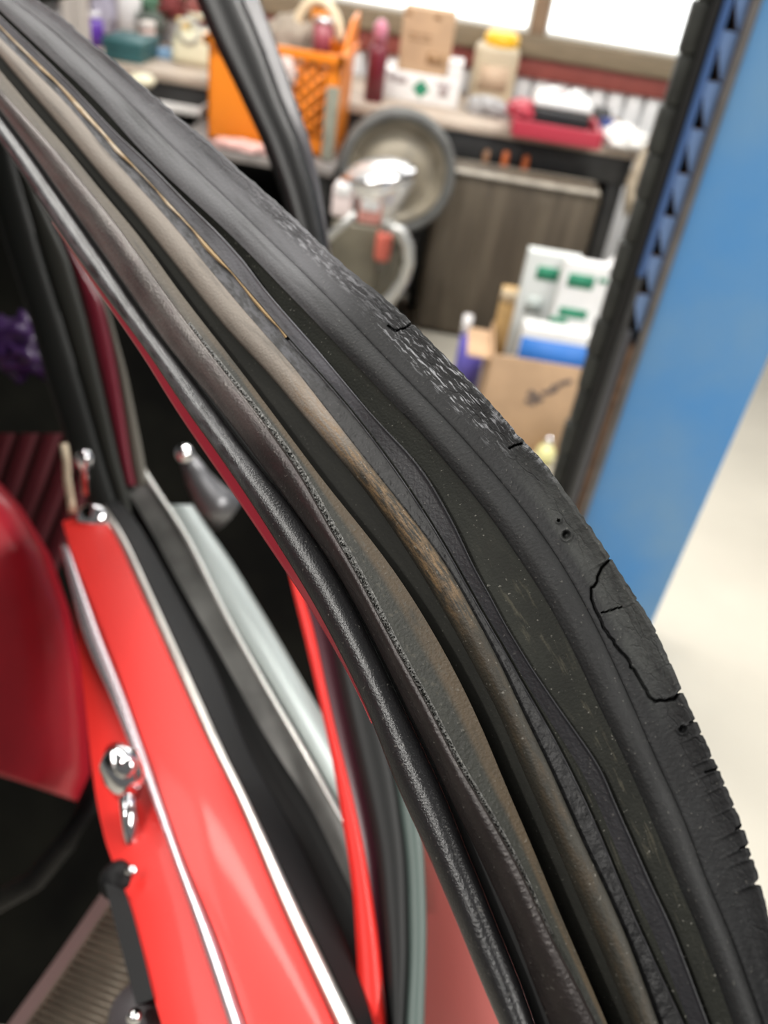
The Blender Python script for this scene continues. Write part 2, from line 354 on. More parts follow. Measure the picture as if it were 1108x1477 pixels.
# hanging rag at the bench end and strip of tan paper
p = aty(915, 260, BENCH_Y-0.02)
b = blob('hanging_rag', (p[0], p[1]-0.03, p[2]), (0.028, 0.03, 0.12), mat('rag_tan', (0.42, 0.35, 0.26), 0.85), amp=0.4, seed=11)
tag(b, 'tan rag hanging from the right end of the bench', 'rag')
for k, (px, py) in enumerate(((728, 234), (757, 240), (700, 232))):
    p = aty(px, py, BENCH_Y-0.02)
    t = thing('tool_handle', ['orange tool handle hanging left of centre under the bench', 'orange tool handle hanging right of centre under the bench', 'brown tool handle under the bench nearest the wheel'][k], 'tool', tuple(p))
    tube('grip', [p+np.array([0, 0, 0.04]), p+np.array([0, 0, 0.01]), p-np.array([0, 0, 0.03]), p-np.array([0, 0, 0.045])], [0.011, 0.014, 0.014, 0.009], mat('orange_grip' if k < 2 else 'brown_grip', (0.5, 0.12, 0.03) if k < 2 else (0.2, 0.1, 0.05), 0.45), t)
    tube('shaft', [p-np.array([0, 0, 0.044]), p-np.array([0, 0, 0.16])], 0.005, m_dark, t)

# ---- left end of the bench: clutter
t, (x0, x1, Y, z0, z1) = carton('teal_box', (150, 85), (204, 93), (150, 55), BENCH_Z, 0.22, mat('teal_card', (0.03, 0.11, 0.12), 0.5), 'dark teal box on the left part of the bench', 'box')
box('lid_edge', (x0-0.004, Y-0.004, z1-0.03), (x1+0.004, Y+0.224, z1+0.004), MATS['teal_card'], t)
p = atz(138, 66, BENCH_Z); q = aty(128, 18, p[1])
t = thing('purple_spray_can', 'purple spray can beside the lavender plastic bag', 'can', tuple(p)); hh = q[2]-p[2]
lathe('body', [(0, 0), (0.036, 0), (0.036, hh*0.8), (0.02, hh*0.88), (0, hh*0.88)], tuple(p), mat('purple_paint', (0.10, 0.03, 0.32), 0.35), t)
lathe('cap', [(0, 0), (0.024, 0), (0.022, hh*0.16), (0, hh*0.17)], (p[0], p[1], p[2]+hh*0.88), mat('cap_white', (0.7, 0.68, 0.72), 0.4), t)
p = atz(160, 55, BENCH_Z)
b = blob('lavender_bag', (p[0]+0.01, p[1]+0.12, BENCH_Z+0.11), (0.13, 0.09, 0.17), mat('lavender_plastic', (0.55, 0.52, 0.64), 0.35), amp=0.4, seed=2, squash=True)
tag(b, 'crumpled lavender plastic bag behind the teal box', 'bag')
p = atz(186, 62, BENCH_Z)
t = thing('white_bottle', 'bright white bottle standing behind the teal box', 'bottle', (p[0], p[1]+0.05, BENCH_Z))
lathe('body', [(0, 0), (0.05, 0), (0.052, 0.2), (0.03, 0.24), (0.018, 0.25), (0.018, 0.27), (0, 0.27)], (p[0], p[1]+0.02, BENCH_Z), mat('bottle_white', (0.85, 0.83, 0.83), 0.3), t)
lathe('cap', [(0, 0), (0.024, 0), (0.024, 0.03), (0, 0.03)], (p[0], p[1]+0.02, BENCH_Z+0.27), mat('bottle_cap_pink', (0.6, 0.3, 0.28), 0.4), t)
p = atz(213, 78, BENCH_Z)
t = thing('pink_jar', 'pale pink jar with lid beside the small blue box', 'jar', tuple(p))
lathe('body', [(0, 0), (0.035, 0), (0.038, 0.06), (0.03, 0.1), (0, 0.1)], tuple(p), mat('jar_pink', (0.6, 0.42, 0.38), 0.4), t)
lathe('lid', [(0, 0), (0.036, 0), (0.036, 0.02), (0, 0.022)], (p[0], p[1], p[2]+0.1), mat('jar_lid', (0.75, 0.66, 0.62), 0.35), t)
t, _ = carton('pale_blue_box', (226, 84), (254, 88), (226, 70), BENCH_Z, 0.07, mat('pale_blue', (0.20, 0.34, 0.52), 0.5), 'small pale blue box beside the cream jug', 'box')
x0, x1, Y, z0, z1 = spot((250, 92), (305, 99), (240, 28), BENCH_Z)
t = thing('cream_jug', 'cream plastic jug with handle left of the orange crate', 'jug', ((x0+x1)/2, Y+0.07, z0))
m_cream = mat('cream_plastic', (0.72, 0.68, 0.50), 0.4)
box('body', (x0-0.02, Y, z0), (x1, Y+0.15, z1-0.03), m_cream, t, bevel=0.03, taper=0.85)
tube('handle', [(x0+0.05, Y+0.07, z1-0.05), (x0+0.05, Y+0.07, z1+0.02), (x0+0.13, Y+0.07, z1+0.02), (x0+0.14, Y+0.07, z1-0.05)], 0.012, m_cream, t)
lathe('spout', [(0, 0), (0.025, 0), (0.025, 0.04), (0, 0.04)], (x0+0.02, Y+0.07, z1-0.035), mat('spout_yellow', (0.75, 0.55, 0.25), 0.4), t)
q = aty(272, 45, Y); lathe('label_ring', [(0.035, 0), (0.05, 0), (0.05, 0.002), (0.035, 0.002)], (q[0], Y+0.003, q[2]), mat('ring_grey', (0.5, 0.5, 0.45), 0.5), t, axis=(0, -1, 0))
for k, (px, py, colr, nm, lab) in enumerate([(245, 6, (0.25, 0.05, 0.05), 'red_cloth', 'dark red cloth lying behind the cream jug'), (218, 34, (0.12, 0.14, 0.12), 'grey_green_bundle', 'grey green bundle behind the pink jar'), (222, 8, (0.1, 0.2, 0.13), 'green_bundle', 'small green bundle at the window above the pink jar'), (285, 8, (0.3, 0.1, 0.09), 'brown_red_cloth', 'brownish red cloth beside the black frame'), (60, 5, (0.1, 0.1, 0.1), 'dark_bundle', 'dark bundle at the far left of the bench')]):
    p = aty(px, py, WALL_Y-0.13-0.1*(k % 2))
    b = blob(nm, (p[0], p[1], max(p[2], BENCH_Z+0.06)), (0.05, 0.05, 0.045), mat(nm, colr, 0.8, var=0.3), amp=0.5, seed=20+k)
    tag(b, lab, 'cloth' if 'cloth' in nm else 'bundle')
for k, px in enumerate((100, 118)):                  # two pale uprights
    p = aty(px, 20, 3.4)
    t = box('steel_upright', (p[0]-0.022, 3.38, 0), (p[0]+0.022, 3.42, 1.75), mat('upright_grey', (0.40, 0.36, 0.33), 0.45), bevel=0.004)
    tag(t, ['pale grey steel upright at upper left, left of its pair', 'pale grey steel upright at upper left, next to the purple can'][k], 'post')
# white trays below the bench
for k, (bl, br, tl, lab) in enumerate([((225, 150), (300, 163), (224, 136), 'white shallow tray under the bench left of the orange crate'), ((228, 180), (298, 192), (228, 166), 'dark shallow tray below the white tray under the bench')]):
    p0, p1, p2 = aty(*bl, 3.62), aty(*br, 3.62), aty(*tl, 3.62)
    t = thing('shelf_tray', lab, 'tray', (p0[0]+0.1, 3.8, p0[2]))
    mm = m_white if k == 0 else m_dark
    box('tray_floor', (p0[0]-0.1, 3.52, p0[2]), (p1[0], 3.9, p0[2]+0.01), mm, t)
    box('tray_front', (p0[0]-0.1, 3.52, p0[2]), (p1[0], 3.53, p2[2]), mm, t)
    box('tray_side', (p1[0]-0.01, 3.52, p0[2]), (p1[0], 3.9, p2[2]), mm, t)
p = aty(205, 116, 3.5); t = blob('white_bowl_cover', tuple(p), (0.05, 0.05, 0.025), m_cream, amp=0.05); tag(t, 'small cream domed cover above the white tray', 'cover')

# ------------------------------------------------------------------ orange crate
m_or = mat('orange_plastic', (0.82, 0.23, 0.015), 0.38)
CY = 3.25
xl = float(aty(300, 120, CY)[0]); xr_ = float(aty(488, 150, CY)[0]); zt = float(aty(488, 80, CY)[2]); zb = float(aty(470, 228, CY)[2])
crate = thing('orange_crate', 'orange plastic crate with lattice sides full of parts', 'crate', ((xl+xr_)/2, CY+0.18, zb))
cdp = 0.36
box('crate_floor', (xl, CY, zb), (xr_, CY+cdp, zb+0.012), m_or, crate, bevel=0.002)
for nm, a, b in (('rim', (xl-.012, CY-.015, zt-.03), (xr_+.012, CY+.012, zt)), ('rim', (xl-.012, CY+cdp-.012, zt-.03), (xr_+.012, CY+cdp+.015, zt)), ('rim', (xr_-.012, CY-.015, zt-.03), (xr_+.015, CY+cdp+.015, zt)), ('rim', (xl-.015, CY-.015, zt-.03), (xl+.012, CY+cdp+.015, zt)),
                 ('front_wall', (xl, CY, zb), (xl+(xr_-xl)*0.52, CY+.008, zt-.03)), ('front_wall', (xr_-.05, CY, zb), (xr_, CY+.008, zt-.03)), ('front_wall', (xl+(xr_-xl)*0.52, CY, zb), (xr_-.05, CY+.008, zb+.06)), ('back_wall', (xl, CY+cdp-.008, zb), (xr_, CY+cdp, zt-.03)), ('left_wall', (xl, CY, zb), (xl+.008, CY+cdp, zt-.03)), ('right_wall', (xr_-.008, CY, zb), (xr_, CY+cdp, zt-.03))):
    box(nm, a, b, m_or, crate, bevel=0.002)
lx0, lx1, lz0, lz1 = xl+(xr_-xl)*0.52, xr_-.05, zb+.06, zt-.03
V = []; 
for sgn in (1, -1):                                   # diagonal lattice bars
    for k in range(-6, 7):
        a = lx0+k*0.046; pts = []
        z_a, z_b = lz0, lz1
        xs = a if sgn > 0 else a+(lz1-lz0); xe = a+(lz1-lz0) if sgn > 0 else a
        A_ = np.array([xs, z_a]); B_ = np.array([xe, z_b]); d = B_-A_
        t0, t1 = 0.0, 1.0
        for lim, s_ in ((lx0, 1), (lx1, -1)):
            ta = (lim-A_[0])/d[0]
            if (d[0] > 0) == (s_ > 0): t0 = max(t0, ta)
            else: t1 = min(t1, ta)
        if t1-t0 < 0.05: continue
        p0 = A_+d*t0; p1 = A_+d*t1
        tube('lattice_bar', [(p0[0], CY+0.004, p0[1]), (p1[0], CY+0.004, p1[1])], 0.0075, m_or, crate, seg=6)
Vf = [(xr_-.006, CY, zt-.005), (xr_-.006, CY+cdp, zt-.005), (xr_-.006, CY+cdp, zt+.10), (xr_-.006, CY+cdp*.6, zt+.09), (xr_-.006, CY+.03, zt+.005)]
nf = len(Vf); Vf += [(x+.012, y, z) for x, y, z in Vf]
link('end_grip', mesh('end_grip', Vf, [tuple(range(nf))[::-1], tuple(range(nf, 2*nf))]+[(i, (i+1) % nf, (i+1) % nf+nf, i+nf) for i in range(nf)]), m_or, crate, smooth=False, bevel=0.003)
b = box('dark_filler_box', (lx0-.03, CY+.03, zb+.013), (lx1+.02, CY+.15, zt-.06), mat('filler_brown', (0.04, 0.022, 0.015), 0.6, var=0.5, vscale=25, col2=(0.12, 0.06, 0.03)), bevel=0.01); tag(b, 'dark filler box behind the lattice of the orange crate', 'box')  # added dark filler so the lattice holes read dark
# contents
p = aty(425, 30, CY+0.2)
b = blob('brown_canvas_roll', (p[0], CY+0.19, zt-0.02), (0.11, 0.09, 0.1), mat('canvas_brown', (0.30, 0.25, 0.20), 0.8), amp=0.2, seed=31); tag(b, 'grey brown canvas bundle inside the orange crate', 'bundle')
pts = []
for k in range(15):
    g = math.pi*(0.95-0.95*k/14); px = 455+33*math.cos(g)+3; py = 62-62*math.sin(g)
    q = aty(px, py, CY+0.16); pts.append(q)
h = tube('cream_hose', pts, 0.017, mat('hose_cream', (0.80, 0.66, 0.45), 0.45)); tag(h, 'cream hose arching up out of the orange crate', 'hose')
p = aty(462, 20, CY+0.24)
t = thing('orange_cup', 'small orange cup inside the crate under the cream hose', 'cup', (p[0], p[1], p[2]-0.05)); lathe('body', [(0, -0.05), (0.03, -0.05), (0.036, 0.03), (0.032, 0.03), (0.028, -0.04), (0, -0.04)], tuple(p), mat('orange_light', (0.85, 0.3, 0.03), 0.4), t)
lathe('rim', [(0.032, 0), (0.04, 0), (0.04, 0.008), (0.032, 0.008)], (p[0], p[1], p[2]+0.025), MATS['orange_light'], t)
p = aty(466, 42, CY+0.1)
t = thing('silver_tin', 'small silver and red tin inside the orange crate', 'tin', (p[0], p[1], p[2]-0.05)); lathe('body', [(0, -0.1), (0.032, -0.1), (0.032, 0.02), (0, 0.02)], tuple(p), mat('tin_red', (0.30, 0.06, 0.08), 0.35), t)
lathe('lid', [(0, 0), (0.034, 0), (0.03, 0.015), (0, 0.018)], (p[0], p[1], p[2]+0.02), mat('tin_silver', (0.7, 0.68, 0.7), 0.25, metal=0.8), t)
p = aty(408, 105, CY-0.03)
b = blob('white_paper_wad', (p[0], CY-0.026, p[2]), (0.045, 0.018, 0.05), mat('paper_wad', (0.62, 0.50, 0.46), 0.8), amp=0.4, seed=33); tag(b, 'pale paper tucked against the front of the orange crate', 'paper')
# plank leaning against the crate corner
t0_, t1_ = aty(488, 128, CY-0.05), aty(470, 232, CY-0.05)
pl = box('grey_plank', (t1_[0]-0.02, CY-0.045, t1_[2]), (t1_[0]+0.024, CY-0.022, t0_[2]), mat('plank_grey', (0.24, 0.24, 0.19), 0.6, var=0.15), bevel=0.003); tag(pl, 'grey green plank leaning on the corner of the orange crate', 'plank')
# trolley that carries the crate and the parts before the bench
zt_ = zb-0.003
tro = thing('steel_trolley', 'dark steel trolley under the orange crate', 'trolley', (-0.5, CY+0.15, 0))
box('deck', (xl-0.1, CY-0.12, zt_-0.03), (xr_+0.02, CY+cdp-0.03, zt_), mat('deck_grey', (0.20, 0.18, 0.17), 0.5, var=0.3), tro)
for x in (xl-0.08, xr_-0.03):
    for y in (CY-0.1, CY+cdp-0.08): box('leg', (x, y, 0), (x+0.035, y+0.035, zt_-0.03), m_dark, tro)
box('lower_deck', (xl-0.1, CY-0.1, 0.2), (xr_, CY+cdp-0.05, 0.22), m_dark, tro)
p = aty(350, 222, CY-0.08)
b = blob('pink_paper', (p[0], CY-0.07, zt_+0.014), (0.11, 0.04, 0.02), mat('paper_pink', (0.70, 0.42, 0.38), 0.7), amp=0.4, seed=41, squash=True); tag(b, 'crumpled pale pink paper at the foot of the orange crate', 'paper')

# ------------------------------------------------------------------ wheel and machine parts
WY = 3.30
wc = aty(572, 248, WY); we = aty(658, 250, WY); wr = float(np.linalg.norm(we-wc))
ax = Vector((0.12, -1, 0.12)).normalized()
wheel = thing('old_tyre', 'old grey tyre on a beige steel rim standing behind the lamp bucket', 'tyre', tuple(wc))
def ring(name, r_in, r_out, wd, m, par, off=0.0, label=None):
    pr = []
    for k in range(17):
        a = 2*math.pi*k/16; pr.append((0.5*(r_in+r_out)+0.5*(r_out-r_in)*math.cos(a), off+wd*math.sin(a)))
    return lathe(name, pr, tuple(wc), m, par, axis=ax, seg=48, label=label)
ring('tread', wr*0.80, wr, 0.06, mat('tyre_grey', (0.11, 0.11, 0.105), 0.7, var=0.2, vscale=15), wheel)
lathe('rim_disc', [(wr*0.82, 0.03), (wr*0.78, 0.045), (wr*0.74, 0.01), (wr*0.6, -0.01), (wr*0.45, 0.02), (wr*0.2, 0.035), (0, 0.035)], tuple(wc), mat('disc_beige', (0.22, 0.19, 0.14), 0.5, var=0.25, vscale=10), wheel, axis=ax, seg=48)
# stand under the wheel
sx0, sx1 = float(aty(480, 400, 3.12)[0]), float(aty(575, 420, 3.12)[0])
sz = wc[2]-wr*0.97
st = thing('machine_stand', 'grey beige machine stand with silver hoop and red grip below the tyre', 'machine', ((sx0+sx1)/2, 3.25, 0))
m_mach = mat('machine_paint', (0.14, 0.125, 0.09), 0.5, var=0.25, vscale=6)
box('column', (sx0, 3.14, 0), (sx1-0.01, 3.36, sz), m_mach, st, bevel=0.02)
box('top_plate', (sx0-0.02, 3.13, sz), (sx1, 3.42, sz+0.02), m_mach, st)
box('foot', (sx0-0.05, 3.1, 0), (sx1, 3.4, 0.03), m_mach, st)
# shiny white lamp bucket in front of the wheel
m_shiny = mat('shiny_white_metal', (0.90, 0.90, 0.90), 0.18, metal=0.6)
LY = 3.05
p = aty(545, 245, LY); q = aty(553, 318, LY)
axd = Vector(tuple(q-p)) ; L_ = axd.length
lamp = thing('lamp_bucket', 'shiny white metal lamp bucket in front of the wheel', 'lamp', tuple(p))
lathe('bowl', [(0.0, -0.03), (0.06, -0.028), (0.105, -0.01), (0.125, 0.02), (0.12, 0.05), (0.085, L_*0.62), (0.045, L_*0.9), (0.03, L_), (0, L_)], tuple(p), m_shiny, lamp, axis=axd)
lathe('bezel', [(0.118, 0.0), (0.132, 0.005), (0.132, 0.025), (0.118, 0.03)], tuple(p), mat('chrome', (0.82, 0.82, 0.84), 0.12, metal=1.0), lamp, axis=axd)
tube('stem', [q, q+np.array([0, 0.02, -0.09]), q+np.array([0.0, 0.06, -0.2])], [0.03, 0.022, 0.022], mat('grey_metal', (0.32, 0.31, 0.29), 0.4, metal=0.5), lamp)
# pink paper cups + salmon tag
for k, (bl, br, tl, lab, nm) in enumerate([((476, 312), (506, 318), (464, 264), 'white and pink paper packet left of the lamp bucket', 'paper_packet'), ((514, 322), (548, 326), (512, 288), 'salmon pink carton under the lamp bucket', 'salmon_carton')]):
    Yk = 2.95
    p0, p1, p2 = aty(*bl, Yk), aty(*br, Yk), aty(*tl, Yk)
    t = thing(nm, lab, 'packet' if k == 0 else 'box', ((p0[0]+p1[0])/2, Yk+0.04, p0[2]))
    box('body', (p0[0], Yk, p0[2]), (p1[0], Yk+0.09, p2[2]), mat('packet_white' if k == 0 else 'salmon', (0.82, 0.70, 0.68) if k == 0 else (0.62, 0.28, 0.24), 0.35), t, bevel=0.012)
    box('flap', (p0[0]+0.01, Yk-0.004, p2[2]-0.03), (p1[0]-0.01, Yk+0.07, p2[2]+0.006), m_white, t, bevel=0.004)
Yk = 2.9
p0, p1, p2 = aty(537, 372, Yk), aty(560, 376, Yk), aty(541, 332, Yk)
cxg = (p0[0]+p1[0])/2+0.004; rg = (p1[0]-p0[0])/2
lathe('lever_grip', [(0, 0), (rg*0.9, 0), (rg, 0.02), (rg, p2[2]-p0[2]-0.02), (rg*0.8, p2[2]-p0[2]), (0, p2[2]-p0[2])], (cxg, Yk, p0[2]), mat('grip_red', (0.60, 0.13, 0.09), 0.5), st, label='salmon red rubber grip')
lathe('lever_end', [(0, 0), (rg*0.6, 0), (rg*0.6, 0.04), (0, 0.045)], (cxg, Yk, p2[2]), mat('grey_metal', (0.3, 0.3, 0.3), 0.4, metal=0.5), st)
hp = [aty(px, py, 2.85) for px, py in ((560, 325), (580, 335), (589, 355), (590, 380), (582, 405), (566, 428), (545, 446), (520, 460))]
tube('hoop', hp, 0.02, mat('silver_grey', (0.5, 0.5, 0.48), 0.3, metal=0.6), st, label='curved silver hoop')
hp = [aty(px, py, 2.85) for px, py in ((512, 308), (490, 328), (466, 350), (440, 375))]
tube('slanting_bar', hp, 0.014, MATS['silver_grey'], st, label='slanting silver bar')
fa, fb = aty(478, 330, 2.94), aty(548, 330, 2.94)
box('front_column', (fa[0], 2.94, 0.0), (fb[0], 3.08, float(min(aty(476, 312, 2.95)[2], aty(514, 322, 2.95)[2]))-0.002), m_mach, st, bevel=0.01)

# ------------------------------------------------------------------ brown tank leaning on the bench
TY = 3.4
a, b_, c_, d_ = aty(634, 236, TY), aty(868, 276, TY), aty(868, 476, TY), aty(600, 446, TY)
m_tank = mat('tank_brown', (0.06, 0.046, 0.032), 0.5, var=0.6, vscale=3, col2=(0.13, 0.105, 0.075), stretch=(6, 3, 0.7), bump=0.2, bscale=25)
tank = thing('metal_tank', 'large rusty brown metal tank standing on the floor', 'tank', ((a[0]+b_[0])/2, TY+0.08, 0))
zt_k = (a[2]+b_[2])/2
box('body', (a[0]-0.005, TY, 0.0), (b_[0]+0.01, TY+0.15, zt_k), m_tank, tank, bevel=0.035)
box('top_seam', (a[0]+0.01, TY-0.012, zt_k-0.022), (b_[0]-0.005, TY+0.162, zt_k-0.006), mat('seam_pale', (0.42, 0.38, 0.32), 0.45, var=0.2), tank, bevel=0.006)
for k in (0.32, 0.68):
    x = a[0]+(b_[0]-a[0])*k; box('pressed_rib', (x-0.012, TY-0.006, 0.08), (x+0.012, TY+0.02, zt_k-0.07), m_tank, tank, bevel=0.005)

# ------------------------------------------------------------------ boxes on the floor
bl, br = atz(690, 640, 0), atz(862, 660, 0)
BY = float(bl[1]); bx0 = float(aty(700, 560, BY)[0]); bx1 = float(aty(850, 590, BY)[0]); bzt = float(aty(720, 512, BY)[2])
t = thing('open_carton', 'open brown cardboard carton with a dark logo on the floor', 'box', ((bx0+bx1)/2, BY+0.13, 0))
for nm, lo, hi in (('front_wall', (bx0, BY, 0), (bx1, BY+.006, bzt)), ('back_wall', (bx0, BY+.26, 0), (bx1, BY+.266, bzt)), ('side_wall', (bx0, BY, 0), (bx0+.006, BY+.266, bzt)), ('side_wall', (bx1-.006, BY, 0), (bx1, BY+.266, bzt)), ('base', (bx0, BY, 0), (bx1, BY+.266, .006)), ('flap', (bx0-.08, BY+.02, bzt-.03), (bx0+.004, BY+.24, bzt-.024))):
    box(nm, lo, hi, m_card, t, bevel=0.001)
for k, (px, py, w_, h_, rt) in enumerate(((772, 572, 0.028, 0.011, 0.5), (790, 566, 0.02, 0.008, -0.4), (765, 580, 0.018, 0.008, 0.2), (815, 552, 0.022, 0.008, -0.5), (800, 560, 0.012, 0.012, 0.2))):
    q = aty(px, py, BY); box('logo_mark', (q[0]-w_, BY-0.002, q[2]-h_), (q[0]+w_, BY, q[2]+h_), m_ink, t, bevel=0.0005, rot=(0, rt, 0))
def stood(name, bl, br, tl, Y, dep, m, label, lean=0.0):
    p0, p1, p2 = aty(*bl, Y), aty(*br, Y), aty(*tl, Y)
    t = thing(name, label, 'box', ((p0[0]+p1[0])/2, Y+dep/2, p0[2]))
    box('body', (p0[0], Y, p0[2]), (p1[0], Y+dep, p2[2]), m, t, bevel=0.003)
    return t, (p0[0], p1[0], p0[2], p2[2])
def prints(t, Y, items, m):
    for (px, py, w_, h_) in items:
        q = aty(px, py, Y); box('printed_block', (q[0]-w_, Y-0.0015, q[2]-h_), (q[0]+w_, Y, q[2]+h_), m, t, bevel=0)
m_blue = mat('print_blue', (0.03, 0.16, 0.50), 0.5)
t, g = stood('blue_white_box', (738, 548), (866, 572), (754, 470), BY+0.04, 0.07, m_white, 'white box with a broad blue band in the open carton')
e = box('blue_band', (g[0]-0.001, BY+0.037, g[2]+0.002), (g[1]+0.001, BY+0.0395, g[3]-0.035), m_blue, t, bevel=0)
prints(t, BY+0.037, ((845, 545, 0.03, 0.014),), m_white)
t, g = stood('white_green_box', (775, 540), (860, 560), (818, 376), BY+0.115, 0.05, m_white, 'white box with two green printed blocks, right one of the pair')
prints(t, BY+0.115, ((838, 406, 0.042, 0.022), (826, 452, 0.046, 0.016), (805, 462, 0.03, 0.01), (870, 405, 0.014, 0.008)), m_green)
t, g = stood('pale_green_box', (722, 538), (792, 552), (768, 362), BY+0.17, 0.05, mat('pale_card', (0.62, 0.64, 0.62), 0.5), 'pale grey box with one green printed block, left one of the pair')
prints(t, BY+0.17, ((790, 395, 0.036, 0.022),), m_green)
prints(t, BY+0.17, ((770, 440, 0.03, 0.03),), mat('faded_green', (0.42, 0.46, 0.44), 0.6))
t, g = stood('tan_carton', (698, 540), (748, 548), (706, 412), BY+0.222, 0.035, mat('tan_card', (0.56, 0.36, 0.15), 0.7, var=0.1), 'narrow tan carton standing left of the printed boxes')
box('pale_top_band', (g[0]-0.001, BY+0.2195, g[3]-0.045), (g[1]+0.001, BY+0.222, g[3]-0.002), mat('card_pale', (0.62, 0.50, 0.34), 0.7), t, bevel=0)
p = aty(884, 420, BY+0.3)
t = thing('white_plastic_bottle', 'white plastic bottle behind the green printed boxes beside the column', 'bottle', (p[0], p[1], 0)); hh = float(aty(893, 372, BY+0.3)[2])
lathe('body', [(0, 0), (0.05, 0), (0.052, hh-0.03), (0.03, hh), (0, hh)], (p[0], p[1], 0), MATS['bottle_white'], t)
lathe('neck', [(0, 0), (0.026, 0), (0.026, 0.05), (0.015, 0.06), (0, 0.06)], (p[0], p[1], hh), MATS['bottle_white'], t)
p = aty(686, 478, BY+0.35)
t = thing('blue_white_tin', 'small white bottle with a blue violet band left of the tan carton', 'bottle', (p[0], p[1], 0)); hh = float(p[2])
lathe('body', [(0, 0), (0.05, 0), (0.05, hh-0.015), (0, hh-0.015)], (p[0], p[1], 0), mat('violet_blue', (0.12, 0.10, 0.45), 0.5), t)
lathe('cap', [(0, 0), (0.018, 0), (0.018, 0.07), (0, 0.075)], (p[0]-0.035, p[1], hh-0.015), MATS['bottle_white'], t)
p = atz(783, 668, 0)
t = thing('yellow_bulb', 'small pale yellow bulb lying on the floor by the carton', 'bulb', tuple(p))
lathe('glass', [(0, 0.0), (0.02, 0.004), (0.034, 0.03), (0.03, 0.055), (0.016, 0.075), (0, 0.075)], tuple(p), mat('bulb_yellow', (0.75, 0.72, 0.35), 0.2), t)
lathe('cap', [(0, 0), (0.014, 0), (0.014, 0.03), (0, 0.034)], (p[0], p[1], 0.075), MATS['chrome'], t)

# ------------------------------------------------------------------ blue lift column
LYC = 1.6
def X(px, py): return float(aty(px, py, LYC)[0])
m_bl = mat('lift_blue', (0.075, 0.29, 0.66), 0.45, col2=(0.16, 0.34, 0.58), vscale=3.5, bump=0.15, bscale=12)
m_bl2 = mat('lift_blue_clean', (0.20, 0.32, 0.58), 0.4)
m_rust = mat('rusty_edge', (0.22, 0.13, 0.08), 0.6, var=0.3, vscale=40)
m_rub = mat('black_rack', (0.030, 0.032, 0.028), 0.6, var=0.3, vscale=20)
lift = thing('lift_column', 'tall blue steel vehicle lift column with a notched locking strip', 'lift column', (X(1000, 300), LYC+0.1, 0))
xf0, xf1 = X(1099, 0), X(1108, 520)
xr0 = X(1084, 0); xs0 = X(1056, 0); xg0 = X(1045, 0); xk0 = X(1006, 0)
HT = 2.7
box('front_plate', (xf0, LYC, 0), (xf1, LYC+0.012, HT), m_bl, lift, bevel=0.003)
box('right_flange', (xf1-0.012, LYC+0.012, 0), (xf1, LYC+0.16, HT), m_bl, lift, bevel=0.003)
box('edge_rail', (xr0, LYC-0.008, 0), (xf0, LYC+0.02, HT), mat('rail_grey', (0.14, 0.13, 0.125), 0.45, var=0.2, vscale=15), lift, bevel=0.004)
box('slot_backing', (xs0, LYC+0.03, 0), (xr0, LYC+0.04, HT), mat('slot_dark', (0.012, 0.011, 0.010), 0.7), lift, bevel=0)
zfl = float(aty(940, 400, LYC)[2])
box('thin_flange', (xg0, LYC-0.012, zfl), (xs0, LYC+0.03, HT), mat('flange_blue', (0.06, 0.13, 0.32), 0.45), lift, bevel=0.003)
box('thin_flange_bare', (xg0, LYC-0.012, 0), (xs0, LYC+0.03, zfl-0.002), mat('flange_bare', (0.05, 0.05, 0.05), 0.45), lift, bevel=0.003)
box('dark_guide', (xk0+(xg0-xk0)*0.62, LYC-0.004, 0), (xg0-0.001, LYC+0.02, HT), mat('guide_black', (0.010, 0.010, 0.010), 0.6), lift, bevel=0.002)
box('guide_strip', (xk0+0.012, LYC+0.012, 0), (xg0, LYC+0.04, HT), m_rub, lift, bevel=0.003)
box('rear_web', (xk0+0.02, LYC+0.04, 0), (xf0, LYC+0.05, HT), m_rub, lift, bevel=0)
# locking plates between the notches
zn = [float(aty(px, py, LYC)[2]) for px, py in ((1054, 44), (1032, 116), (1009, 184), (988, 250), (966, 312), (948, 366), (928, 425))]
step = (zn[0]-zn[-1])/6
for k in range(-6, 8):
    zlow = zn[0]-step*k-step; zhi = zlow+step*0.98
    if k > 6 or zlow < 0.82: break
    prof = []
    for s_ in np.linspace(0, 1, 9):
        xx = xs0+(xr0-xs0)*(0.62*max(0, (s_-0.15)/0.85)**0.6*1.0) if s_ > 0.0 else xs0+0.001
        prof.append((xs0+(xr0-xs0)*(0.03+0.80*(max(0, 0.8-s_)/0.8)**1.1), zlow+(zhi-zlow)*(1-0.0)*s_))
    # plate is widest at its foot and curves away towards the notch above
    Vv = [(x, LYC+0.004, z) for x, z in prof]+[(xr0, LYC+0.004, zhi), (xr0, LYC+0.004, zlow)]
    n_ = len(Vv); Vv += [(x, LYC+0.03, z) for x, y, z in Vv]
    Fc = [tuple(range(n_)), tuple(range(2*n_-1, n_-1, -1))]+[(i, (i+1) % n_, (i+1) % n_+n_, i+n_) for i in range(n_)]
    bm = bmesh.new(); bm.from_mesh(mesh('t', Vv, Fc))
    me = bm_mesh('locking_plate', bm); me.materials.append(m_bl2); me.materials.append(m_rust)
    for po in me.polygons:
        if abs(po.normal.y) < 0.5: po.material_index = 1
    link('locking_plate', me, None, lift, smooth=False, bevel=0.0015)
zl = zn[-1]-step
box('lower_cover', (xs0, LYC-0.004, 0), (xs0+(xr0-xs0)*0.45, LYC+0.03, max(zl, 0.2)), mat('strip_grey', (0.10, 0.10, 0.11), 0.35), lift, bevel=0.003)
box('lower_rust_strip', (xs0+(xr0-xs0)*0.62, LYC-0.002, 0), (xr0, LYC+0.03, max(zl-0.03, 0.2)), m_rust, lift, bevel=0.003)
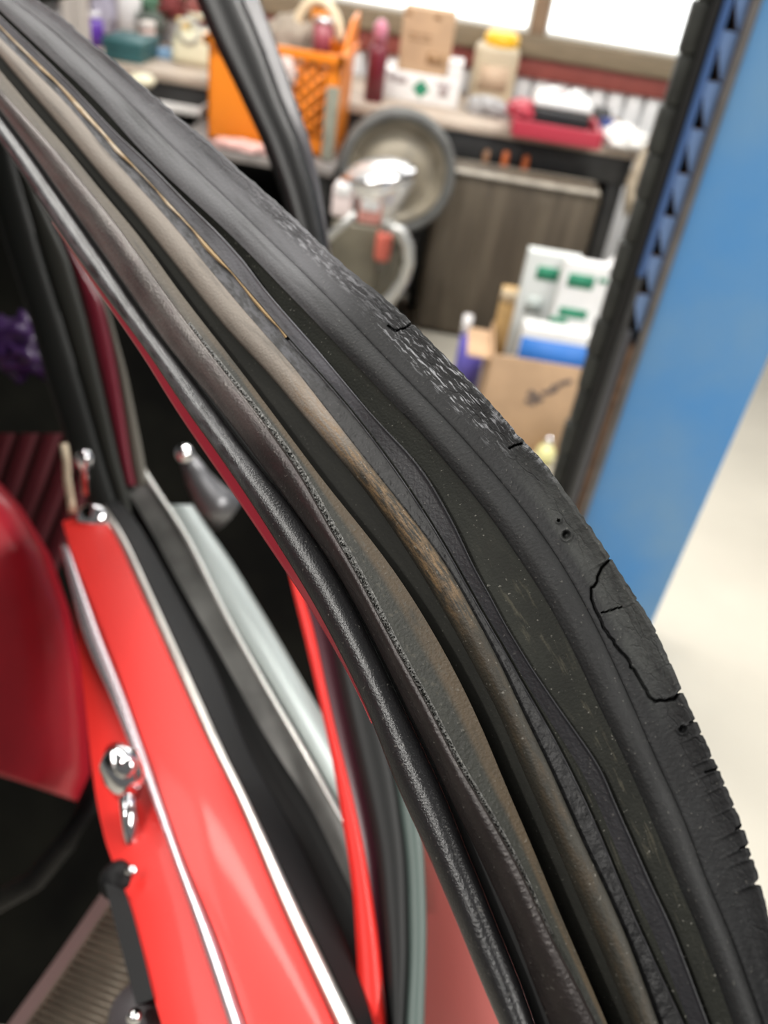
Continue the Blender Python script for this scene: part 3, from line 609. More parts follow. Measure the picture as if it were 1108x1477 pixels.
for k in range(20):                                   # stepped black rack teeth
    z = 0.25+k*0.078; wv = 0.002+0.008*((k*7) % 5)/5
    box('rack_tooth', (xk0-wv+0.004, LYC+0.006, z), (xg0-0.012, LYC+0.036, z+0.0778), m_rub, lift, bevel=0.006)
box('base_plate', (xf0-0.05, LYC+0.0, 0.0), (xf1, LYC+0.2, 0.015), m_bl2, lift, bevel=0.002)

# ------------------------------------------------------------------ black pillar of the far door (upper left, in front of the crate)
m_blackgl = mat('black_gloss_paint', (0.005, 0.005, 0.005), 0.35, spec=0.25)
m_chrome = MATS['chrome']
fp = thing('black_window_frame', 'glossy black window frame bar with a bright edge in front of the orange crate', 'window frame', tuple(P(370, 150, 0.8)))
Lc = dense([(283, 0), (308, 60), (345, 135), (378, 205), (402, 270), (420, 330), (432, 370)], 120, 120, 5)
Rc = dense([(352, 0), (378, 60), (405, 135), (435, 205), (455, 270), (468, 330), (475, 370)], 120, 120, 5)
Gc = dense([(375, 0), (398, 60), (424, 135), (448, 205), (462, 270), (472, 330), (478, 370)], 120, 120, 5)
zc = lambda x, y: 0.0*x+0.85-0.0002*(y-150)
rnd = lambda H: (lambda v, u: H*math.sqrt(max(0, 1-(2*v-1)**2)))
solid_band('bar', Lc, Rc, zc, rnd(0.016), m_blackgl, fp, M=12, thick=0.02, inset=0.3)
solid_band('highlight_edge', Rc, Gc, zc, lambda v, u: 0.003-0.009*v, mat('edge_highlight_grey', (0.05, 0.045, 0.05), 0.35, spec=0.5), fp, M=4, thick=0.016)  # lighter strip paints in the highlight along the bar

# ------------------------------------------------------------------ red car door (lower left)
def zdoor(x, y):                                      # belt line runs away from the viewer towards the upper left
    t = np.clip((y-700)/780.0, -0.4, 1.4); return 1/(1/0.98+(1/0.50-1/0.98)*t)
m_red = mat('red_paint', (0.72, 0.022, 0.016), 0.45, spec=0.4, coat=0.12, var=0.05, vscale=3)
m_dred = mat('dark_red_paint', (0.14, 0.010, 0.022), 0.3, coat=0.5)
m_chr2 = mat('worn_chrome', (0.62, 0.59, 0.55), 0.28, metal=0.85, var=0.1, vscale=30)
m_rubb = mat('black_rubber', (0.005, 0.005, 0.0055), 0.6, spec=0.25)
m_ggrey = mat('glass_channel_grey', (0.10, 0.10, 0.095), 0.35, metal=0.3, var=0.3, vscale=20)
m_silver = mat('silver_panel', (0.32, 0.36, 0.355), 0.35, metal=0.3, var=0.08, vscale=5)
car = thing('red_car', 'red car with its door, dark cabin and red seat at the lower left', 'car', tuple(P(300, 1100, 0.9)))
def part_empty(name, loc, label):
    o = bpy.data.objects.new(name, None); COL.objects.link(o); o.parent = car; o.location = Vector(tuple(loc))-car.location; o['label'] = label; return o
door = part_empty('door', P(250, 1100, 0.75), 'red door with chrome strips and chrome handle')
NB = 140
def dn(p, e=120): return dense(p, NB, e, 4)
redL = dense([(96, 770), (103, 842), (112, 923), (126, 1044), (136, 1140), (153, 1224), (188, 1300), (218, 1425), (240, 1500)], NB, 0, 12)
mouL = dense([(86, 786), (121, 923), (157, 1000), (185, 1073), (224, 1168), (269, 1297), (319, 1448), (345, 1530)], NB, 0, 12)
mouR = dense([(98, 786), (147, 923), (179, 1000), (213, 1095), (263, 1241), (313, 1358), (353, 1477), (372, 1530)], NB, 0, 12)
redT = dense([(90, 752), (100, 790), (147, 905), (179, 990), (213, 1085), (263, 1231), (313, 1348), (353, 1467), (372, 1530)], NB, 0, 12)
redR = dense([(140, 735), (158, 752), (202, 852), (253, 968), (308, 1090), (336, 1140), (403, 1308), (481, 1477), (510, 1540)], NB, 0, 12)
chrR = dense([(152, 728), (172, 752), (217, 847), (283, 989), (333, 1100), (358, 1145), (436, 1313), (517, 1477), (545, 1540)], NB, 0, 12)
rubR = dense([(170, 718), (190, 736), (243, 832), (313, 963), (364, 1095), (414, 1175), (505, 1367), (540, 1477), (555, 1540)], NB, 0, 12)
sltR = dense([(180, 705), (205, 740), (253, 832), (323, 953), (384, 1065), (448, 1160), (520, 1313), (550, 1420), (560, 1480)], NB, 0, 12)
gryR = dense([(192, 660), (202, 680), (263, 771), (323, 893), (384, 1000), (435, 1088), (498, 1200), (518, 1240), (528, 1262)], NB, 0, 12)
sil0 = dense([(202, 660), (212, 680), (273, 771), (333, 893), (394, 1000), (446, 1088), (508, 1200), (530, 1240), (540, 1262)], NB, 0, 12)
silL = dense([(240, 728), (258, 760), (303, 852), (374, 964), (446, 1088), (498, 1186), (560, 1300)], NB, 0, 12)
silR = dense([(278, 728), (296, 756), (333, 807), (394, 908), (455, 1014), (500, 1090), (560, 1190)], NB, 0, 12)
solid_band('outer_skin', redL, redT, zdoor, lambda v, u: -0.008*(1-v)**2, m_red, door, M=6, thick=0.05)
solid_band('belt_panel', redT, redR, zdoor, lambda v, u: 0.010*math.sqrt(max(0, 1-(1.2*v-0.35)**2)), m_red, door, M=10, thick=0.05)
solid_band('chrome_moulding', mouL, mouR, zdoor, lambda v, u: 0.010+0.005*math.sqrt(max(0, 1-(2*v-1)**2)), mat('moulding_chrome', (0.66, 0.58, 0.62), 0.25, metal=0.8), door, M=8, thick=0.004)
solid_band('chrome_belt_strip', redR, chrR, zdoor, rnd(0.005), m_chr2, door, M=6, thick=0.03)
solid_band('window_wiper_seal', chrR, rubR, zdoor, lambda v, u: 0.004-0.014*v, m_rubb, door, M=6, thick=0.03)
solid_band('glass_slot', rubR, sltR, zdoor, lambda v, u: -0.035, mat('slot_black', (0.004, 0.004, 0.004), 0.8), door, M=2, thick=0.02)
solid_band('glass_channel', sltR, gryR, zdoor, lambda v, u: -0.012+0.008*v, m_ggrey, door, M=6, thick=0.04)
solid_band('bright_channel_lip', gryR, sil0, zdoor, rnd(0.006), mat('bright_lip', (0.66, 0.66, 0.63), 0.25, metal=0.7), door, M=6, thick=0.03)
solid_band('silver_inner_panel', silL, silR, lambda x, y: zdoor(x, y)+0.02, rnd(0.016), m_silver, door, M=12, thick=0.03)
# door handle
zh = 0.635
hb = [P(165, 1082, zh-0.010), P(172, 1098, zh-0.022), P(180, 1120, zh-0.024), P(186, 1150, zh-0.016)]
tube('handle_housing', hb, [0.007, 0.0145, 0.0145, 0.008], m_chrome, door, seg=20)
lathe('push_button', [(0, 0), (0.0075, 0), (0.0075, 0.006), (0.005, 0.008), (0, 0.008)], tuple(P(183, 1104, zh-0.034)), m_chrome, door, axis=tuple(-F))
tube('handle_grip', [P(182, 1140, zh-0.022), P(188, 1190, zh-0.03), P(190, 1232, zh-0.028), P(188, 1250, zh-0.014)], [0.006, 0.0055, 0.0055, 0.004], m_chrome, door, seg=16)
lathe('handle_foot', [(0, 0), (0.012, 0), (0.013, 0.008), (0.010, 0.016), (0, 0.018)], tuple(P(175, 1264, 0.595)), m_rubb, door, axis=tuple(-F))
lathe('screw_head', [(0, 0), (0.004, 0), (0.004, 0.003), (0, 0.004)], tuple(P(191, 1256, 0.575)), m_chrome, door, axis=tuple(-F))
tube('lower_chrome_edge', [P(178, 1296, 0.62), P(196, 1350, 0.60), P(214, 1408, 0.58), P(216, 1420, 0.575)], 0.003, m_chrome, door, seg=10)
blkA = dense([(150, 1270), (160, 1310), (178, 1380), (196, 1450)], 40, 0, 2); blkB = dense([(180, 1285), (190, 1312), (208, 1380), (222, 1440)], 40, 0, 2)
solid_band('lower_rubber_strip', blkA, blkB, zdoor, lambda v, u: -0.004, m_rubb, door, M=3, thick=0.02)
# lock knob, screw cap, pull cord at the corner
t = lathe('corner_cap', [(0, 0), (0.012, 0.001), (0.017, 0.006), (0.014, 0.012), (0, 0.014)], tuple(P(136, 748, 0.92)), m_chrome, door, axis=tuple(-F))
lathe('lock_knob', [(0, 0), (0.004, 0), (0.0045, 0.03), (0.0085, 0.036), (0.009, 0.046), (0.005, 0.052), (0, 0.053)], tuple(P(124, 712, 0.93)), m_chrome, door, axis=(0, 0.1, 1))
# upright window frame posts of that door
def zpost(x, y): return 1.0-0.00012*(y-400)
pA = dense([(-24, 250), (10, 362), (44, 464), (68, 552), (95, 637), (130, 735)], NB, 60, 4)
pB = dense([(-10, 120), (20, 234), (58, 362), (88, 457), (119, 559), (152, 674), (172, 735)], NB, 60, 4)
pC = dense([(10, 180), (34, 240), (98, 372), (125, 464), (149, 566), (172, 667), (188, 725)], NB, 60, 4)
pD = dense([(90, 330), (115, 379), (146, 430), (163, 505), (176, 579), (190, 674), (196, 700)], NB, 0, 12)
pC2 = dense([(88, 340), (105, 385), (125, 464), (149, 566), (172, 667), (180, 700)], NB, 0, 12)
pE = dense([(120, 370), (156, 444), (183, 539), (207, 657), (214, 700)], NB, 0, 12)
m_pgrey = mat('post_black', (0.010, 0.011, 0.010), 0.5, spec=0.3); m_pgr2 = mat('post_greygreen', (0.025, 0.026, 0.022), 0.5, spec=0.3)
solid_band('frame_post', pA, pB, zpost, lambda v, u: 0.006*math.sqrt(max(0, 1-(2*v-1)**2)), m_pgrey, door, M=8, thick=0.03)
solid_band('post_seal', pB, pC, zpost, lambda v, u: -0.004+0.005*math.sqrt(max(0, 1-(2*v-1)**2)), m_pgr2, door, M=8, thick=0.03)
solid_band('red_post_edge', pC2, pD, lambda x, y: zpost(x, y)+0.02, rnd(0.006), m_dred, door, M=6, thick=0.02)
solid_band('inner_post_strip', pD, pE, lambda x, y: zpost(x, y)+0.025, rnd(0.004), mat('post_tan', (0.12, 0.11, 0.09), 0.45), door, M=6, thick=0.02)
tube('pull_cord', [P(92, 640, 0.95), P(96, 665, 0.95), P(97, 690, 0.95), P(103, 726, 0.95), P(104, 740, 0.95)], 0.0045, mat('cord_cream', (0.60, 0.50, 0.36), 0.6), door, seg=10)

# ------------------------------------------------------------------ car body: cabin, pillar and rear quarter
body = part_empty('body_shell', P(400, 1000, 1.2), 'red body shell with dark cabin and sealed door pillar')
m_cab = mat('cabin_carpet', (0.004, 0.004, 0.0035), 0.9, spec=0.1, var=0.5, vscale=6, col2=(0.012, 0.012, 0.009))
cabL = dense([(-260, -60), (-260, 800), (-260, 1700)], NB, 0, 2)
cabR = dense([(60, 120), (150, 240), (300, 420), (420, 580), (520, 740), (610, 900), (690, 1100), (780, 1400), (820, 1700)], NB, 0, 12)
solid_band('cabin_lining', cabL, cabR, lambda x, y: 1.45-0.0002*(y-700), lambda v, u: -0.05*math.sin(math.pi*v), m_cab, body, M=12, thick=0.03)
def zpil(x, y): return 0.60-0.00016*(y-1000)
piL = dense([(408, 790), (416, 827), (440, 923), (459, 1005), (475, 1075), (487, 1140), (509, 1280), (520, 1477), (523, 1560)], NB, 0, 12)
piR = dense([(412, 790), (428, 830), (452, 903), (471, 994), (492, 1085), (500, 1110), (526, 1224), (548, 1364), (558, 1477), (562, 1560)], NB, 0, 12)
psM = dense([(440, 790), (452, 830), (474, 903), (492, 994), (512, 1085), (523, 1130), (543, 1224), (556, 1364), (563, 1477), (566, 1560)], NB, 0, 12)
psR = dense([(500, 790), (510, 860), (530, 960), (556, 1060), (573, 1132), (588, 1242), (591, 1379), (585, 1477), (580, 1560)], NB, 0, 12)
psG = dense([(530, 790), (545, 860), (565, 960), (590, 1060), (602, 1132), (613, 1242), (616, 1340), (612, 1477), (610, 1560)], NB, 0, 12)
quR = dense([(640, 790), (660, 860), (690, 960), (720, 1060), (740, 1132), (770, 1242), (800, 1340), (830, 1477), (850, 1560)], NB, 0, 12)
solid_band('red_pillar_flange', piL, piR, zpil, rnd(0.005), m_red, body, M=8, thick=0.02)
solid_band('maroon_pillar_face', piR, psM, zpil, lambda v, u: -0.004*v, mat('maroon_paint', (0.055, 0.012, 0.02), 0.35), body, M=4, thick=0.02)
solid_band('pillar_seal', psM, psR, zpil, rnd(0.006), mat('seal_charcoal', (0.014, 0.0145, 0.0145), 0.5, spec=0.3), body, M=8, thick=0.02)
solid_band('pillar_trim', psR, psG, zpil, rnd(0.003), mat('trim_greygreen', (0.085, 0.115, 0.105), 0.45), body, M=6, thick=0.02)
solid_band('quarter_panel', psG, quR, lambda x, y: 0.72-0.0002*(y-1200), lambda v, u: 0.02*math.sin(math.pi*v), mat('red_panel_reflection', (0.60, 0.17, 0.15), 0.3, coat=0.3), body, M=10, thick=0.02)  # pink tint paints in floor light reflected by the red panel
box('roof_shade_panel', (-2.0, -0.2, 1.36), (-0.44, 1.7, 1.40), m_red, body, bevel=0.015)  # out-of-view roof, added to cast shade into the cabin
box('roof_shade_lining', (-1.98, -0.18, 1.345), (-0.46, 1.68, 1.359), m_cab, body, bevel=0.002)
# sill with ribbed scuff plate
siA = dense([(205, 1225), (160, 1300), (95, 1395), (20, 1500)], 60, 0, 2); siB = dense([(262, 1235), (235, 1330), (175, 1440), (120, 1540)], 60, 0, 2)
siC = dense([(190, 1215), (145, 1290), (75, 1390), (-5, 1500)], 60, 0, 2)
m_alu = mat('scuff_aluminium', (0.26, 0.22, 0.17), 0.45, metal=0.3, var=0.2, vscale=30)
zsill = lambda x, y: 0.86-0.0003*(y-1300)
sl = solid_band('scuff_plate', siA, siB, zsill, lambda v, u: 0.0, m_alu, body, M=4, thick=0.02)
solid_band('sill_edge', siC, siA, zsill, lambda v, u: 0.006, mat('sill_pinkish', (0.30, 0.20, 0.19), 0.4), body, M=3, thick=0.02)
for k in range(30):
    t_ = k*2; a_, b2 = siA[t_], siB[t_]
    tube('scuff_rib', [P(*(a_*0.94+b2*0.06), zsill(0, a_[1])-0.001), P(*(a_*0.06+b2*0.94), zsill(0, b2[1])-0.001)], 0.0018, m_alu, body, seg=6)
tube('hose', [P(-20, 1310, 0.95), P(50, 1270, 0.93), P(95, 1215, 0.92), P(125, 1165, 0.92), P(150, 1110, 0.95)], 0.012, m_rubb, body, seg=12)
t = thing('rubber_buffer', 'dark grey rubber buffer at the bottom left below the door edge', 'buffer', tuple(P(220, 1455, 0.55)))
lathe('body', [(0, 0), (0.022, 0), (0.024, 0.008), (0.020, 0.026), (0.012, 0.032), (0, 0.033)], tuple(P(222, 1462, 0.56)), mat('buffer_grey', (0.07, 0.06, 0.065), 0.5), t, axis=(-0.2, -0.5, 0.8))
lathe('stud', [(0, 0), (0.004, 0), (0.004, 0.006), (0, 0.007)], tuple(P(196, 1462, 0.52)), m_chrome, t, axis=tuple(-F))

# red seat at the left edge
seat = part_empty('seat', P(20, 900, 1.1), 'red upholstered seat with ribbed maroon back')
m_seat = mat('seat_red', (0.60, 0.016, 0.035), 0.35, var=0.15, vscale=6, coat=0.2); m_seat2 = mat('seat_maroon', (0.085, 0.008, 0.014), 0.6)
seL = dense([(-200, 660), (-200, 900), (-190, 1150)], NB, 0, 2)
seR = dense([(-6, 690), (30, 730), (72, 800), (100, 880), (118, 960), (128, 1060), (131, 1120), (118, 1160), (96, 1150), (40, 1105), (-10, 1090)], NB, 0, 3)
solid_band('cushion', seL, seR, lambda x, y: 1.06+0*x, lambda v, u: 0.09*math.sqrt(max(0, 1-v**3)), m_seat, seat, M=16, thick=0.06)
for k in range(6):
    y0 = 628+0*k; x0 = -60+34*k
    a_ = dense([(x0+18, 625), (x0-8, 700), (x0-44, 790), (x0-60, 830)], 40, 0, 2); b2 = a_+np.array([31, 0])
    solid_band('backrest_flute', a_, b2, lambda x, y: 1.2+0*x, rnd(0.008), m_seat2, seat, M=8, thick=0.03)
pc = P(28, 500, 1.3); b = blob('purple_cloth', tuple(pc), (0.075, 0.05, 0.04), mat('purple_shiny', (0.05, 0.02, 0.09), 0.3), amp=0.5, seed=51, freq=4); tag(b, 'shiny purple cloth in the dark cabin at the left edge', 'cloth')
t = thing('chrome_lever', 'chrome lever with round knob inside the dark cabin', 'lever', tuple(P(275, 670, 1.15)))
tube('lever_arm', [P(268, 655, 1.15), P(285, 690, 1.16), P(306, 722, 1.17), P(330, 740, 1.18)], [0.010, 0.018, 0.026, 0.03], mat('lever_grey', (0.20, 0.20, 0.21), 0.35, metal=0.6), t)
lathe('knob', [(0, 0), (0.009, 0.001), (0.013, 0.007), (0.011, 0.014), (0, 0.018)], tuple(P(268, 655, 1.14)), m_chrome, t, axis=tuple(-F))

# ------------------------------------------------------------------ FOREGROUND: door frame with its weatherstrips
E0 = [(53,0),(89,24),(135,64),(168,89),(195,114),(230,143),(260,171),(297,200),(335,236),(372,268),(409,300),(445,333),(480,368),(512,395),(556,430),(594,465),(618,490),(652,522),(690,562),(728,604),(753,633),(782,664),(812,703),(846,751),(881,804),(913,855),(943,902),(969,960),(985,998),(1004,1039),(1028,1090),(1046,1131),(1071,1188),(1084,1232),(1097,1272),(1110,1325),(1140,1440),(1152,1500)]
E1 = [(16,0),(54,24),(108,73),(152,114),(190,152),(231,195),(284,245),(335,292),(380,338),(430,385),(490,445),(560,520),(630,590),(690,655),(745,720),(790,780),(828,840),(862,905),(890,965),(922,1036),(946,1094),(976,1153),(1003,1221),(1024,1282),(1052,1339),(1076,1407),(1100,1472)]
E2 = [(0,15),(32,45),(68,79),(108,116),(149,154),(190,205),(253,267),(316,322),(358,363),(403,411),(440,448),(500,512),(573,588),(602,617),(646,671),(690,721),(720,763),(752,810),(790,867),(818,920),(846,979),(878,1048),(897,1083),(922,1142),(952,1210),(981,1280),(1008,1342),(1033,1404),(1057,1477)]
E3 = [(0,23),(41,62),(81,100),(129,150),(167,191),(215,235),(268,290),(316,336),(355,379),(377,411),(412,452),(453,498),(484,535),(528,588),(560,623),(592,655),(620,692),(655,755),(685,820),(707,858),(727,897),(767,963),(808,1023),(852,1085),(868,1110),(889,1161),(916,1221),(941,1278),(968,1334),(992,1396),(1022,1477)]
E3a = [(0,36),(41,77),(81,114),(119,152),(152,192),(183,226),(227,273),(272,321),(327,382),(355,414),(403,471),(453,528),(475,550),(528,614),(577,680),(614,736),(649,793),(678,846),(706,895),(736,943),(758,986),(783,1023),(834,1102),(843,1115),(873,1183),(912,1280),(941,1342),(968,1407),(992,1472)]
E4 = [(0,38),(41,79),(81,116),(119,155),(152,195),(183,229),(227,276),(272,324),(327,385),(355,417),(403,474),(453,531),(475,553),(528,618),(576,684),(612,738),(647,795),(676,848),(704,898),(734,946),(755,990),(783,1032),(808,1080),(838,1140),(868,1207),(896,1277),(924,1342),(952,1402),(987,1477)]
E5 = [(0,55),(41,95),(81,133),(114,168),(133,195),(177,245),(215,286),(253,327),(270,350),(308,395),(339,433),(377,477),(418,521),(440,551),(484,607),(528,664),(575,722),(616,776),(645,815),(679,877),(694,905),(726,964),(752,1025),(783,1085),(808,1140),(840,1215),(872,1279),(900,1342),(924,1404),(949,1475)]
E6 = [(0,81),(27,114),(60,152),(104,202),(145,254),(190,302),(235,360),(283,420),(327,477),(365,515),(390,541),(440,604),(484,655),(534,716),(578,780),(616,840),(650,898),(688,968),(721,1030),(745,1090),(780,1169),(805,1226),(827,1279),(857,1347),(884,1410),(910,1477)]
E7 = [(0,101),(27,133),(54,168),(92,207),(133,260),(177,312),(207,347),(248,407),(292,464),(323,503),(374,570),(421,633),(468,696),(500,735),(546,792),(584,845),(617,898),(656,967),(694,1046),(712,1090),(731,1137),(761,1205),(791,1278),(820,1347),(845,1404),(876,1477)]
E8 = [(0,130),(27,160),(57,190),(104,245),(152,303),(197,363),(242,429),(286,486),(325,538),(371,595),(415,655),(446,702),(467,747),(499,798),(530,855),(557,908),(585,960),(623,1025),(653,1090),(691,1150),(729,1215),(764,1279),(782,1326),(804,1366),(837,1429),(861,1477)]
E9 = [(0,160),(41,213),(79,267),(126,333),(161,383),(188,423),(232,486),(262,525),(301,569),(352,636),(396,696),(452,773),(489,829),(528,899),(572,989),(596,1038),(622,1090),(658,1169),(685,1221),(711,1279),(742,1342),(766,1412),(793,1477)]
E10 = [(0,166),(37,213),(74,267),(121,333),(156,383),(183,423),(226,486),(250,512),(285,560),(336,626),(377,680),(400,704),(445,766),(483,823),(518,889),(553,960),(585,1027),(615,1090),(645,1153),(672,1224),(696,1279),(720,1342),(750,1412),(772,1477)]
E11 = [(0,207),(19,232),(54,289),(95,352),(150,433),(185,483),(213,524),(247,582),(292,648),(333,707),(369,760),(407,817),(439,864),(462,902),(496,960),(531,1030),(554,1090),(580,1153),(610,1215),(637,1279),(666,1347),(690,1407),(720,1477)]
DC = {k: dense(v, 1600, 330, 26 if k in ('E0', 'E3') else 60) for k, v in dict(E0=E0, E1=E1, E2=E2, E3=E3, E3a=E3a, E4=E4, E5=E5, E6=E6, E7=E7, E8=E8, E9=E9, E10=E10, E11=E11).items()}
# every cross-section is cut square to the centre line (E5)
cen = DC['E5']; cs = np.r_[0, np.cumsum(np.linalg.norm(np.diff(cen, axis=0), axis=1))]
def sections(n, s0=60, s1=None):
    s1 = s1 or cs[-1]-40
    t = np.linspace(s0, s1, n); c = np.c_[np.interp(t, cs, cen[:, 0]), np.interp(t, cs, cen[:, 1])]
    tg = np.gradient(c, axis=0); 
    kk = np.hanning(41); kk /= kk.sum()
    w_ = max(3, n//25)|1; kk = np.hanning(w_+2)[1:-1]; kk /= kk.sum(); pad = w_//2
    tp = np.pad(tg, ((pad, pad), (0, 0)), 'edge'); tg = np.c_[np.convolve(tp[:, 0], kk, 'valid'), np.convolve(tp[:, 1], kk, 'valid')]
    tg /= np.linalg.norm(tg, axis=1)[:, None]
    out = {}
    for k, q in DC.items():
        res = np.zeros_like(c)
        for i in range(n):
            d = (q-c[i])@tg[i]; cr = np.where((d[:-1] <= 0) & (d[1:] > 0))[0]
            if len(cr) == 0: j = int(np.argmin(abs(d))); res[i] = q[j]; continue
            nrm = np.array([-tg[i][1], tg[i][0]])
            j = cr[np.argmin(np.linalg.norm(q[cr]-c[i], axis=1))]; f_ = d[j]/(d[j]-d[j+1]); res[i] = q[j]*(1-f_)+q[j+1]*f_
        out[k] = res
    return c, tg, t/cs[-1], out
def zfr(x, y): return 1/(2.325+0.001367*(0.6*x+0.8*y))
NS = 420
c_, tg_, un, Q = sections(NS)
cL, tgL, uL, QL = sections(1500)
frame = thing('door_window_frame', 'black car door window frame with cracked rubber weatherstrips, curving across the foreground', 'door frame', tuple(P(650, 800, 0.3)))
def along(px, py):                                    # strip parameter of a point seen on the frame
    j = int(np.argmin(abs((np.array([px, py])-cL) @ np.array([1, 0])*0+np.linalg.norm(np.array([px, py])-cL, axis=1)))); return uL[j]

U1, U2, U3, U4 = along(430, 430), along(560, 700), along(640, 800), along(730, 960)
chalk = (0.52, 0.53, 0.56)
m_lip = strip_mat('weathered_sheen_lip_rubber', (0.016, 0.0165, 0.0175), 0.62, 0.3,
    layers=[((0.15, 0.15, 0.16), 0, along(400, 490), -0.3, 1.3, 14, 2.0, 0.38, 0.2, 0.9),  # paler upper-left end: reflected sheen painted into the rubber colour
            (chalk, along(270, 380), along(420, 520), 0.5, 0.92, 120, 9, 0.56, 0.12, 0.6),
            (chalk, along(440, 560), along(565, 735), 0.35, 1.0, 110, 18, 0.585, 0.06, 0.8),
            ((0.050, 0.053, 0.050), along(600, 800), along(760, 1090), 0.30, 1.3, 60, 6, 0.40, 0.2, 0.85),
            (chalk, along(560, 740), along(600, 790), 0.93, 1.2, 300, 4, 0.52, 0.06, 0.9)],
    bump=0.5, bscale=(60, 900), cracks=True)
m_roll = strip_mat('matte_bead_rubber', (0.015, 0.0155, 0.016), 0.62, 0.3, layers=[((0.13, 0.13, 0.137), 0, along(400, 490), -0.3, 1.3, 12, 2, 0.38, 0.2, 0.9)], bump=0.5, bscale=(60, 900))  # paler upper-left layer paints in the same sheen
m_groove = strip_mat('olive_base_rubber', (0.017, 0.018, 0.014), 0.7, 0.25, layers=[((0.11, 0.10, 0.07), along(640, 850), 0.95, 0.2, 0.9, 40, 5, 0.6, 0.06, 0.4)], bump=0.4, bscale=(60, 1200), speck=0.35)
m_inlip = strip_mat('inner_lip_rubber', (0.020, 0.020, 0.023), 0.48, 0.4, layers=[((0.11, 0.11, 0.125), 0, along(470, 600), -0.2, 1.2, 25, 2, 0.42, 0.2, 0.85)], bump=0.4)
m_crumb = strip_mat('crumbling_seal', (0.012, 0.012, 0.013), 0.5, 0.4, layers=[((0.10, 0.10, 0.115), 0, along(440, 560), -0.2, 1.2, 120, 3, 0.5, 0.1, 0.8)], bump=0.6, bscale=(60, 600))
m_bead = strip_mat('dusty_shaded_flange', (0.026, 0.024, 0.018), 0.6, 0.4,
    layers=[((0.22, 0.19, 0.16), 0, along(500, 640), 0.05, 1.2, 12, 1.5, 0.36, 0.15, 0.95),  # dust, with the light falloff along the strip painted into its tone
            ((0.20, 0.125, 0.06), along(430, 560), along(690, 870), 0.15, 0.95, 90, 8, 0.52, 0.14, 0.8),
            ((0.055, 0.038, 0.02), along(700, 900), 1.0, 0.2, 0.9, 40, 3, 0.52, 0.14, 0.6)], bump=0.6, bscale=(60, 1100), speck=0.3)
m_chan = strip_mat('dark_channel', (0.014, 0.014, 0.011), 0.7, 0.3, bump=0.2, speck=0.1)
m_ledge = strip_mat('olive_ledge', (0.019, 0.020, 0.015), 0.55, 0.4,
    layers=[((0.070, 0.048, 0.025), -0.2, 1.2, 0.60, 1.4, 20, 1.5, 0.38, 0.16, 0.9), ((0.11, 0.09, 0.068), -0.2, along(330, 460), -0.4, 1.4, 20, 1.5, 0.38, 0.2, 0.8), ((0.07, 0.065, 0.05), along(480, 700), along(700, 1000), 0.2, 0.9, 160, 6, 0.6, 0.05, 0.7)], bump=0.5)
m_crum2 = strip_mat('crumbled_rubber_edge', (0.05, 0.05, 0.046), 0.45, 0.6, layers=[((0.16, 0.16, 0.15), 0, 1, -1, 2, 400, 4, 0.55, 0.05, 0.7)], bump=1.0, bscale=(60, 500), speck=0.4)
m_trim = strip_mat('worn_metal_trim', (0.026, 0.021, 0.020), 0.36, 0.5, layers=[((0.13, 0.116, 0.108), 0, along(430, 560), -0.2, 1.3, 25, 3, 0.42, 0.3, 0.85), ((0.05, 0.022, 0.026), 0, along(560, 750), 0.3, 0.9, 60, 2, 0.55, 0.15, 0.35)], bump=0.35, metal=0.35, speck=0.25)
m_tube = strip_mat('satin_black_paint', (0.009, 0.009, 0.010), 0.30, 0.7, layers=[((0.09, 0.09, 0.095), 0, along(470, 600), 0.1, 0.9, 70, 2, 0.46, 0.14, 0.75)], bump=0.35, bscale=(60, 1500), speck=0.2)
m_gap = mat('gap_black', (0.006, 0.006, 0.006), 0.8)
m_tan = strip_mat('dried_adhesive', (0.34, 0.23, 0.11), 0.6, 0.4, layers=[((0.55, 0.48, 0.38), 0, 0.3, -1, 2, 80, 1, 0.5, 0.1, 0.8)], bump=0.8)
m_rim = strip_mat('lip_rim_highlight', (0.045, 0.045, 0.05), 0.45, 0.5, layers=[((0.13, 0.13, 0.135), 0, 1, -1, 2, 90, 2, 0.52, 0.1, 0.7)], bump=0.4)  # paler grey paints in the highlight along the lip edge

# --- outer weatherstrip: cracked lip
notch = [(881, 805, 5, 1.6), (985, 996, 9, 2.0), (1004, 1039, 6, 1.8), (1013, 1058, 4, 1.6), (1029, 1092, 5, 1.6), (1036, 1110, 5, 1.8), (1047, 1132, 4, 1.6), (1060, 1163, 4, 1.6), (1072, 1194, 6, 2.2), (1080, 1220, 7, 2.2), (1086, 1236, 6, 2.4), (1096, 1272, 8, 3), (756, 640, 4, 2), (596, 466, 4, 2), (920, 865, 3, 1.5), (948, 912, 3, 1.5), (968, 955, 3, 1.5)]
e0 = QL['E0'].copy(); nrmL = np.c_[tgL[:, 1], -tgL[:, 0]]      # points out of the strip, to the right
ss = np.arange(len(e0))
jag = np.convolve(RNG.normal(0, 1, len(e0)+8), np.hanning(11)[1:-1]/3.5, 'valid')*0.9
off = jag.copy()
for (x, y, dp, wd) in notch:
    d = np.linalg.norm(e0-np.array([x, y]), axis=1); off -= dp*np.exp(-(d/wd)**2)
e0 = e0+nrmL*off[:, None]
crk = [[(881, 806), (868, 820), (862, 839), (853, 848), (853, 864), (862, 886), (872, 908), (891, 935), (906, 951), (922, 979), (938, 1007), (946, 1012), (973, 1009), (984, 996)],
       [(868, 884), (885, 879), (897, 876)], [(753, 640), (742, 643), (735, 647)], [(594, 466), (584, 474), (572, 478), (560, 470)], [(1036, 1110), (1018, 1114)], [(1080, 1220), (1068, 1224)], [(1071, 1190), (1062, 1196)], [(1004, 1039), (995, 1043)]]
crw = [1.5, 0.8, 1.1, 1.1, 1.0, 1.1, 1.1, 1.0]
